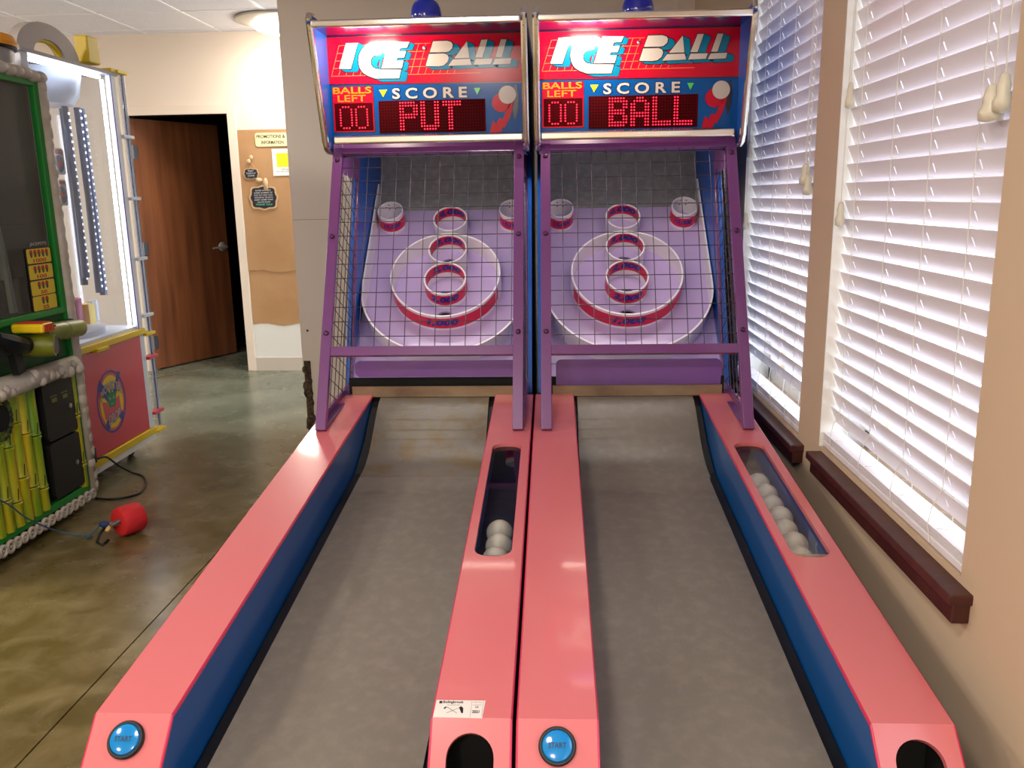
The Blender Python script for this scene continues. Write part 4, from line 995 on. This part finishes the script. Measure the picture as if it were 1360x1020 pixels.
PB(PP([(Q0, .14), (Q1-.055, .14), (Q1-.055, .70), (Q0, .70)], [], .02), 'crimson_side_panel', M['redpanel'])
m = MB().box(xb, PXx-.02, Q0+.01, Q1-.02, .12, .70); PB(m, 'lower_cabinet', M['redpanel'])
PB(MB().box(xb-.005, PXx+.012, Q0, Q1+.005, .095, .135), 'yellow_base_trim', M['yel'], bevel=0.004)
yt = PB(MB().box(xb-.005, PXx+.014, Q0, Q1, .698, .732), 'yellow_waist_trim', M['yel'], bevel=0.004)
PB(MB().box(PXx-.002, PXx+.03, Q0+.28, Q0+.40, .686, .706), 'trim_latch', M['yel'], yt, bevel=0.004)
PB(MB().box(xb-.005, PXx+.012, Q1-.06, Q1+.06, 2.145, 2.165), 'yellow_top_corner', M['yel'], bevel=0.004)
PB(MB().box(xb, PXx+.006, Q0, Q1, .06, .095), 'white_plinth', M['white_paint'])
for cx_, cy_ in ((PXx-.08, Q0+.1), (PXx-.08, Q1-.16), (xb+.1, Q0+.1), (xb+.1, Q1-.1)):
    w_ = MB().cyl((cx_-.012, cy_, .03), (cx_+.012, cy_, .03), .03, 18); w_.box(cx_-.016, cx_+.016, cy_-.02, cy_+.02, .035, .065); PB(w_, 'caster', M['black'], smooth='auto')
for a, b in ((PXx-.03, Q1-.055), (PXx-.03, Q0), (xb, Q1-.055), (xb, Q0)):
    PB(MB().box(a, a+.03, b, b+.055, .12 if a > xb+.1 and b > Q0+.1 else .70, 2.14), 'white_corner_post', M['alu'], bevel=0.004)
PB(MB().box(PXx+.0005, PXx+.003, Q1-.062, Q1-.055, .732, 2.13), 'purple_edge_line', M['purpleln'])
PB(MB().box(xb-.01, PXx+.01, Q0-.02, Q1+.01, 2.128, 2.145), 'cabinet_top', mat('grey_cabinet_top', (138, 134, 140), 0.4))
PB(MB().box(xb, PXx-.01, Q0, Q1, .732, .75), 'white_prize_deck', M['whitein'])
PB(MB().add([(PXx-.005, Q0+.05, .75), (PXx-.005, Q1-.06, .75), (PXx-.005, Q1-.06, 2.12), (PXx-.005, Q0+.05, 2.12)], [(0, 1, 2, 3)]), 'clear_side_glass', M['clear'])
PB(MB().add([(xb+.03, Q1-.01, .75), (PXx-.03, Q1-.01, .75), (PXx-.03, Q1-.01, 2.12), (xb+.03, Q1-.01, 2.12)], [(0, 1, 2, 3)]), 'clear_front_glass', M['clear'])
for (a, b) in ((PXx-.045, Q1-.085), (xb+.04, Q1-.085), (xb+.04, Q0+.04)): PB(MB().box(a, a+.014, b, b+.014, .76, 2.10), 'led_light_strip', M['whitestrip'])
PB(MB().box(PXx-.05, PXx-.036, Q0+.05, Q1-.09, 2.105, 2.12), 'led_light_strip', M['whitestrip'])
m = MB().lathe([(0.24, 0), (0.24, -.02), (0.22, -.12), (0.19, -.17), (0.001, -.17)], (PXx-.30, 4.50, 2.125), (0, 0, 1), 40); PB(m, 'white_drop_housing', M['whitein'], smooth='auto')
m = MB().lathe([(0.34, 0), (0.34, .03), (0.32, .04), (0.001, .04)], (PXx-.40, 4.42, .75), (0, 0, 1), 40); PB(m, 'white_turntable', M['whitein'], smooth='auto')
m = MB().lathe([(0.10, 0), (0.10, .15), (.085, .155)], (PXx-.27, 4.46, .79), (0, 0, 1), 24); PB(m, 'magenta_prize_drum', mat('magenta_drum', (190, 50, 110), 0.4), smooth='auto')
PB(MB().box(PXx-.24, PXx-.18, 4.565, 4.63, .79, .90), 'yellow_prize_box', mat('pale_yellow_box', (246, 216, 110), 0.5))
for b in (4.655, 4.70): PB(MB().box(PXx-.24, PXx-.21, b, b+.022, .79, .91), 'white_prize_box', M['whitein'])
for k, (xx, yy, zb_) in enumerate(((PXx-.17, 4.56, 1.05), (PXx-.14, 4.625, .96), (PXx-.15, 4.685, .94), (PXx-.24, 4.66, 1.0))):
    c = PB(MB().tube([(xx, yy, 1.95), (xx+.004, yy, 1.5), (xx, yy, zb_)], [.017, .018, .02], 10), 'hanging_navy_tube', M['cardblue'], smooth='auto')
    d = MB(); zz = zb_+.03
    while zz < 1.93: d.box(xx+.014, xx+.021, yy-.005, yy+.005, zz, zz+.012); zz += .036
    PB(d, 'tube_lights', mat('small_white_light%d' % k, (235, 240, 255), 0.4, emit=(220, 232, 255), estr=1.6), c)
PB(MB().box(PXx-.35, PXx-.34, 4.56, 4.68, 1.55, 1.85), 'dark_backing_card', mat('slate_card', (74, 80, 92), 0.5))
for k, (yy, z0, z1) in enumerate(((4.45, 1.60, 1.735), (4.455, 1.44, 1.575))):
    c = PB(PP(rrect(yy, yy+.095, z0, z1, .015), [], .003, PXx-.20-.01*k), 'picture_card', mat('pale_card%d' % k, (214, 206, 210), 0.5))
    q = MB(); q.add([(PXx-.1985-.01*k, *p) for p in circ(yy+.048, (z0+z1)/2-.012, .040, 18, .045)], [tuple(range(18))]); PB(q, 'card_dark_disc', mat('slate_print%d' % k, (70, 74, 110), 0.5), c)
    q = MB(); q.add([(PXx-.197-.01*k, *p) for p in circ(yy+.048, (z0+z1)/2-.012, .018, 14)], [tuple(range(14))]); PB(q, 'card_red_disc', M['redprint'], c)
    q = MB(); q.add([(PXx-.197-.01*k, *p) for p in ((yy+.012, z1-.024), (yy+.083, z1-.024), (yy+.083, z1-.008), (yy+.012, z1-.008))], [(0, 1, 2, 3)]); PB(q, 'card_red_heading', M['redprint'], c)
# topper: grey half disc with a yellow arch and a yellow block
yc, zc = 4.225, 2.145
arcp = [(yc+.262*math.cos(a), zc+.150*math.sin(a)) for a in [PI*k/24 for k in range(25)]]; inn = [(yc+.13*math.cos(a), zc+.075*math.sin(a)) for a in [PI-PI*k/18 for k in range(19)]]
PB(PP(arcp+inn, [], .05, PXx-.02), 'grey_half_disc', mat('grey_topper', (170, 162, 156), 0.5), bevel=0.002)
m = MB().tube([(PXx-.045, yc+.13*math.cos(a), zc+.075*math.sin(a)) for a in [PI*k/18 for k in range(19)]], .014, 8); PB(m, 'yellow_inner_arch', M['yel'], smooth='auto'); m = MB().tube([(PXx-.062, yc+.258*math.cos(a), zc+.150*math.sin(a)) for a in [PI*k/18 for k in range(10)]], .012, 8)
PB(m, 'yellow_outer_arch', M['yel'], smooth='auto')
PB(MB().box(PXx-.07, PXx+.0, 4.545, 4.665, 2.165, 2.300), 'yellow_topper_block', M['yel'], bevel=0.008)
# clear tube on brackets at the corner
ty = Q1+.085; tx_ = PXx-.01
m = MB().tube([(tx_, ty, .12), (tx_, ty, 2.15)], .020, 16); PB(m, 'clear_corner_tube', M['clear'], smooth='auto')
m = MB().tube([(tx_, ty, .12), (tx_, ty, 2.15)], .006, 8); PB(m, 'blue_tube_core', mat('dusk_blue_core', (70, 80, 140), 0.4), smooth='auto')
for a in (-.017, .017): PB(MB().tube([(tx_+.004, ty+a, .12), (tx_+.004, ty+a, 2.15)], .0035, 6), 'white_tube_edge', M['alu'], smooth='auto')
for z, c in ((.215, 'r'), (.55, 'r'), (.80, 'w'), (.69, 'y'), (1.13, 'w'), (1.47, 'w'), (1.81, 'w'), (.10, 'y'), (2.155, 'y')):
    m = MB().box(tx_-.02, tx_+.03, Q1-.004, ty+.026, z-.009, z+.009)
    PB(m, 'tube_bracket', {'r': M['redpanel'], 'w': M['alu'], 'y': M['yel']}[c], bevel=0.003)
# round MONSTER DROP emblem
ey, ez_ = 4.36, .395
EX = lambda lv: (lambda a, b: (PXx+0.0006*lv, a, b))
def flat(pts, lv):
    q = MB(); tri = tessellate_polygon([[Vector((a, b, 0)) for a, b in pts]]); q.add([EX(lv)(a, b) for a, b in pts], [tuple(t) for t in tri]); return q
def ringpoly(cy_, cz_, ra, rb, ia, ib): return circ(cy_, cz_, ra, 40, rb), circ(cy_, cz_, ia, 40, ib)
o_, i_ = ringpoly(ey, ez_, .150, .172, .138, .160)
em = PB(MB().plate(o_, [i_], EX(1)(0, 0), (0, 1, 0), (0, 0, 1), .0005), 'emblem_blue_ring', M['bluetxt'])
q = flat(circ(ey, ez_, .120, 40, .145), 1); PB(q, 'emblem_yellow_disc', M['yel'], em)
q = MB()
for pts in ([(-.13, .10), (-.10, .14), (.12, -.10), (.09, -.14)], [(.12, .14), (.09, .15), (-.10, -.13), (-.06, -.15)]): w_ = flat([(ey+a, ez_+b) for a, b in pts], 2); q.add(w_.v, w_.f)
PB(q, 'emblem_blue_bars', M['bluetxt'], em)
q = flat([(ey+a, ez_+b) for a, b in ((-.10, .02), (-.085, -.08), (0, -.12), (.085, -.08), (.08, .02), (0, -.01))], 3); PB(q, 'emblem_red_shield', M['redpanel'], em)
q = flat([(ey+a, ez_+b) for a, b in ((-.03, -.03), (.03, -.03), (.045, .02), (.055, .055), (.02, .04), (0, .07), (-.02, .04), (-.055, .055), (-.045, .02))], 4); PB(q, 'emblem_green_mask', mat('emblem_green', (20, 130, 80), 0.5), em)
q = MB()
for sgn in (-1, 1): w_ = flat([(ey+sgn*.008, ez_+.02), (ey+sgn*.03, ez_+.032), (ey+sgn*.022, ez_+.012)], 5); q.add(w_.v, w_.f)
w_ = flat([(ey-.02, ez_-.008), (ey, ez_-.018), (ey+.02, ez_-.008), (ey, ez_-.012)], 5); q.add(w_.v, w_.f)
PB(q, 'emblem_mask_eyes', M['art_white'], em)
def arch(a, b): return EX(5)(ey+a*1.0, ez_+.068+b+(-(a/.115)**2*.045))
q = MB(); text_on(q, 'MONSTER', (-.112, .112, -.006, .048), lambda a, b: EX(4.6)(ey+a, ez_+.066+b-(a/.115)**2*.045), .05, 0.1); PB(q, 'monster_outline', M['bluetxt'], em)
q = MB(); text_on(q, 'MONSTER', (-.110, .110, -.003, .045), arch, .03, 0.1); PB(q, 'monster_lettering', M['art_white'], em)
q = MB(); text_on(q, 'DROP', (-.062, .074, -.006, .052), lambda a, b: EX(4.6)(ey+a, ez_-.108+b+a*.15), .05, .2); PB(q, 'drop_outline', M['bluetxt'], em)
q = MB(); text_on(q, 'DROP', (-.060, .072, -.003, .049), lambda a, b: EX(5)(ey+a, ez_-.108+b+a*.15), .03, .2); PB(q, 'drop_lettering', M['art_white'], em)
PB(MB().box(PXx, PXx+.03, 4.02, 4.10, .135, .215), 'black_power_plug', M['black'], bevel=0.004)

# ------------------------------------------------------------------ cords and the red foam float on the floor
def spline(pts, n=8):
    out = []
    P = [Vector(p) for p in pts]; P = [P[0]]+P+[P[-1]]
    for i in range(1, len(P)-2):
        for k in range(n):
            t = k/n; a, b, c, d = P[i-1], P[i], P[i+1], P[i+2]
            out.append(0.5*((2*b)+(-a+c)*t+(2*a-5*b+4*c-d)*t*t+(-a+3*b-3*c+d)*t**3))
    out.append(P[-2]); return out
m = MB().tube(spline([(-2.362, 4.09, .155), (-2.35, 4.15, .145), (-2.34, 4.24, .07), (-2.31, 4.31, .008), (-2.22, 4.25, .006), (-2.15, 4.14, .006), (-2.12, 4.05, .006), (-2.11, 3.97, .006), (-2.155, 3.92, .006), (-2.22, 3.895, .006), (-2.32, 3.916, .006), (-2.45, 3.90, .006), (-2.8, 3.895, .006)]), .0055, 8)
tag(m.build('power_cord', M['black'], None, smooth=True), 'black power cord looping from the prize cabinet down onto the floor', 'power cord')
M['redfoam'] = mat('red_foam', (200, 34, 40), 0.7, bump=(60, 0.3, 0.003))
fx, fy = -1.90, 3.475
ft_ = thing('red_foam_float', 'small red foam cylinder lying on the concrete with a blue cord tied on', 'foam float', (fx, fy, 0))
ax = Vector((0.52, 0.85, 0.0)).normalized(); c0 = Vector((fx, fy, .068))-ax*.055
fo = (fx, fy, 0)
m = MB().lathe([(0.012, 0.004), (0.050, 0.0), (0.062, 0.006), (0.067, 0.02), (0.067, 0.09), (0.062, 0.105), (0.048, 0.112), (0.001, 0.113)], c0, ax, 32)
m.build('foam_cylinder', M['redfoam'], ft_, off=fo, smooth='auto')
MB().tube([c0+ax*.01, c0-ax*.03, c0-ax*.055+Vector((0, 0, -.02))], [.013, .012, .009], 10).build('wooden_toggle', mat('tan_toggle', (196, 160, 96), 0.6), ft_, off=fo, smooth='auto')
MB().tube([c0+ax*.004+Vector((.012, -.01, .012)), c0-ax*.04+Vector((.012, -.01, .004))], .010, 10).build('metal_rod', mat('grey_rod', (110, 108, 110), 0.4, metal=.5), ft_, off=fo, smooth='auto')
MB().tube([c0-ax*.02+Vector((-.03, .0, -.005)), c0-ax*.05+Vector((-.03, -.01, -.03)), Vector((fx-.09, fy-.12, .008)), Vector((fx-.05, fy-.15, .007)), c0-ax*.07+Vector((.02, 0, -.055))], .006, 8).build('black_loop', M['black'], ft_, off=fo, smooth=True)
MB().ball(tuple(c0-ax*.03+Vector((-.028, -.004, .006))), .019, 12, 8, (1.3, .9, .8)).build('blue_knot', mat('navy_knot', (30, 50, 92), 0.7), ft_, off=fo, smooth=True)
kx = c0-ax*.03+Vector((-.05, -.004, .0))
m = MB().tube(spline([(kx.x, kx.y, kx.z), (kx.x-.05, kx.y-.03, .02), (-2.06, 3.435, .0045), (-2.14, 3.445, .0045), (-2.19, 3.42, .03), (-2.215, 3.366, .073), (-2.218, 3.296, .126), (-2.218, 3.23, .179), (-2.218, 3.169, .242), (-2.218, 3.10, .30)]), .0035, 7)
tag(m.build('blue_cord', mat('steel_blue_cord', (52, 84, 110), 0.7), None, smooth=True), 'thin blue cord running from the red foam float to the bamboo cabinet', 'cord')

# ------------------------------------------------------------------ brown paper, signs and poster on the door wall
M['kraft'] = mat('brown_kraft_paper', (184, 144, 102), 0.6, vary=((172, 130, 88), 2.5, 3, 0.4, 0.7), bump=(3.0, 0.35, 0.03))
def paper(x0, x1, z0, z1, name, lab):
    m = MB(); nx, nz = 16, 20; vs = []; fs = []
    for j in range(nz+1):
        for i in range(nx+1):
            x = x0+(x1-x0)*i/nx; z = z0+(z1-z0)*j/nz
            d = (0.009 if z1 > 1 else 0.003)+0.004*abs(math.sin(x*9+z*2.2))*abs(math.sin(z*3.1+1+x*3))+(0.004*math.sin(x*14)**2 if z < z0+.25 else 0)
            zz = z+(0.012*math.sin(x*17)*(1-j/3) if j < 3 else 0)
            vs.append((x, YB-d, zz))
    for j in range(nz):
        for i in range(nx): a = j*(nx+1)+i; fs.append((a, a+1, a+nx+2, a+nx+1))
    m.add(vs, fs); return tag(m.build(name, M['kraft'], None, smooth=True), lab, 'wall paper')
paper(-2.583, -1.50, .86, 2.015, 'brown_paper_sheet', 'upper sheet of creased brown paper covering the wall right of the door')
paper(-2.583, -1.50, .405, .868, 'brown_paper_sheet', 'lower sheet of creased brown paper hanging just above the white wall base')
struct('trim_8', MB().box(DX1+w-.0, -1.3, YB-.0015, YB, .115, .41), M['white_paint'], 'white painted wall strip below the brown paper', 'wall panel')
FY = YB-.016
on_w = lambda lv: (lambda a, b: (a, FY-.0007*lv, b))
sg = thing('paper_sign', 'cream paper strip sign reading PROMOTIONS & INFORMATION', 'sign', (-2.22, FY, 1.93))
so = (-2.22, FY, 1.93)
MB().plate(rrect(-2.435, -2.165, 1.880, 1.988, .02), [], (0, FY, 0), (1, 0, 0), (0, 0, 1), -.001).build('sign_paper', mat('cream_sign_paper', (236, 228, 176), 0.6), sg, off=so)
q = MB(); text_on(q, 'PROMOTIONS &', (-2.422, -2.185, 1.945, 1.972), on_w(2.5), .02); q.build('sign_lettering', M['ink'], sg, off=so); q = MB(); text_on(q, 'INFORMATION', (-2.385, -2.20, 1.898, 1.925), on_w(2.5), .02); q.build('sign_lettering', M['ink'], sg, off=so)
ps = thing('poster', 'white poster with a yellow picture pinned on the brown paper', 'poster', (-2.15, FY, 1.75)); so = (-2.15, FY, 1.75)
MB().box(-2.305, -2.02, FY-.001, FY, 1.645, 1.86).build('poster_sheet', mat('white_paper', (236, 236, 236), 0.6), ps, off=so)
MB().box(-2.268, -2.12, FY-.0018, FY-.0011, 1.715, 1.825).build('yellow_picture', mat('poster_yellow', (246, 222, 30), 0.6), ps, off=so)
q = MB(); text_on(q, 'Welcome', (-2.235, -2.10, 1.690, 1.702), on_w(2), 0); text_on(q, 'to the party room', (-2.275, -2.08, 1.672, 1.684), on_w(2), 0); q.build('poster_print', M['ink'], ps, off=so)
def ornate(cx_, cz_, hw_, hh):
    pts = []
    for k in range(48):
        a = 2*PI*k/48; c, s_ = math.cos(a), math.sin(a)
        r = 1/max((abs(c)**3.2+abs(s_)**3.2)**(1/3.2), 1e-6); r *= 1+0.055*math.cos(8*a)
        pts.append((cx_+hw_*r*c, cz_+hh*r*s_))
    return pts
M['plywood'] = mat('plywood_edge', (206, 172, 132), 0.6); M['chalk'] = mat('chalkboard_black', (30, 34, 44), 0.6)
for (cx_, cz_, hw_, hh, lab, lines, zt_, nx_) in ((-2.49, 1.665, .062, .043, 'small scalloped chalkboard plaque hanging beside the door frame', ['PRESENT', 'TICKETS AT', 'COUNTER'], 1.77, -2.49),
        (-2.40, 1.470, .118, .098, 'larger scalloped chalkboard plaque with handwriting', ['ENTER NEXT TO', 'GAME NUMBER OF', 'PLAY OUT AND YOUR', 'WINNING TICKETS', 'EVERY GAME WINS', 'HAVE FUN!'], 1.60, -2.39)):
    t = thing('chalkboard_plaque', lab, 'sign', (cx_, FY, cz_)); so = (cx_, FY, cz_)
    MB().plate(ornate(cx_, cz_, hw_, hh), [], (0, FY-.006, 0), (1, 0, 0), (0, 0, 1), .006).build('wooden_edge', M['plywood'], t, off=so)
    MB().plate(ornate(cx_, cz_, hw_*.88, hh*.87), [], (0, FY-.0072, 0), (1, 0, 0), (0, 0, 1), .001).build('chalk_surface', M['chalk'], t, off=so)
    q = MB(); n = len(lines)+(1 if n_ else 0) if False else len(lines)+(1 if hw_ > .1 else 0)
    lh = hh*1.35/n
    for k, l in enumerate(lines):
        wd = hw_*(.55 if k == 0 else .66)*(1 if len(l) > 9 else .7); zz = cz_+hh*.66-k*lh
        text_on(q, l, (cx_-wd, cx_+wd, zz-lh*.62, zz), lambda a, b: (a, FY-.0085, b+.02*(a-cx_)), .01, .1)
    q.build('chalk_writing', mat('chalk_white', (200, 200, 206), 0.7), t, off=so)
    if hw_ > .1:
        q = MB(); zz = cz_+hh*.66-6*lh; text_on(q, 'THANK YOU!', (cx_-.07, cx_+.07, zz-lh*.7, zz), lambda a, b: (a, FY-.0085, b), .02); q.build('green_chalk_writing', mat('chalk_green', (90, 200, 160), 0.7), t, off=so)
    q = MB(); q.tube([(cx_-hw_*.6, FY-.003, cz_+hh*.98), (nx_, FY-.006, zt_)], .0016, 5); q.tube([(cx_+hw_*.6, FY-.003, cz_+hh*.98), (nx_, FY-.006, zt_)], .0016, 5)
    q.build('twine', M['plywood'], t, off=so)
    q = MB()
    if hw_ > .1:
        q.ball((nx_-.035, FY-.012, zt_+.012), .03, 10, 8, (1, .35, .6)); q.ball((nx_+.018, FY-.012, zt_-.01), .04, 10, 8, (.5, .3, 1)); q.box(nx_-.001, nx_+.035, FY-.012, FY-.009, zt_-.075, zt_-.01)
    else:
        q.ball((nx_-.01, FY-.01, zt_-.005), .018, 10, 8, (1, .4, 1)); q.ball((nx_+.012, FY-.01, zt_+.025), .016, 10, 8, (1, .4, 1.2))
    q.build('ribbon_bow', mat('tan_ribbon', (214, 188, 152), 0.7), t, off=so, smooth=True)
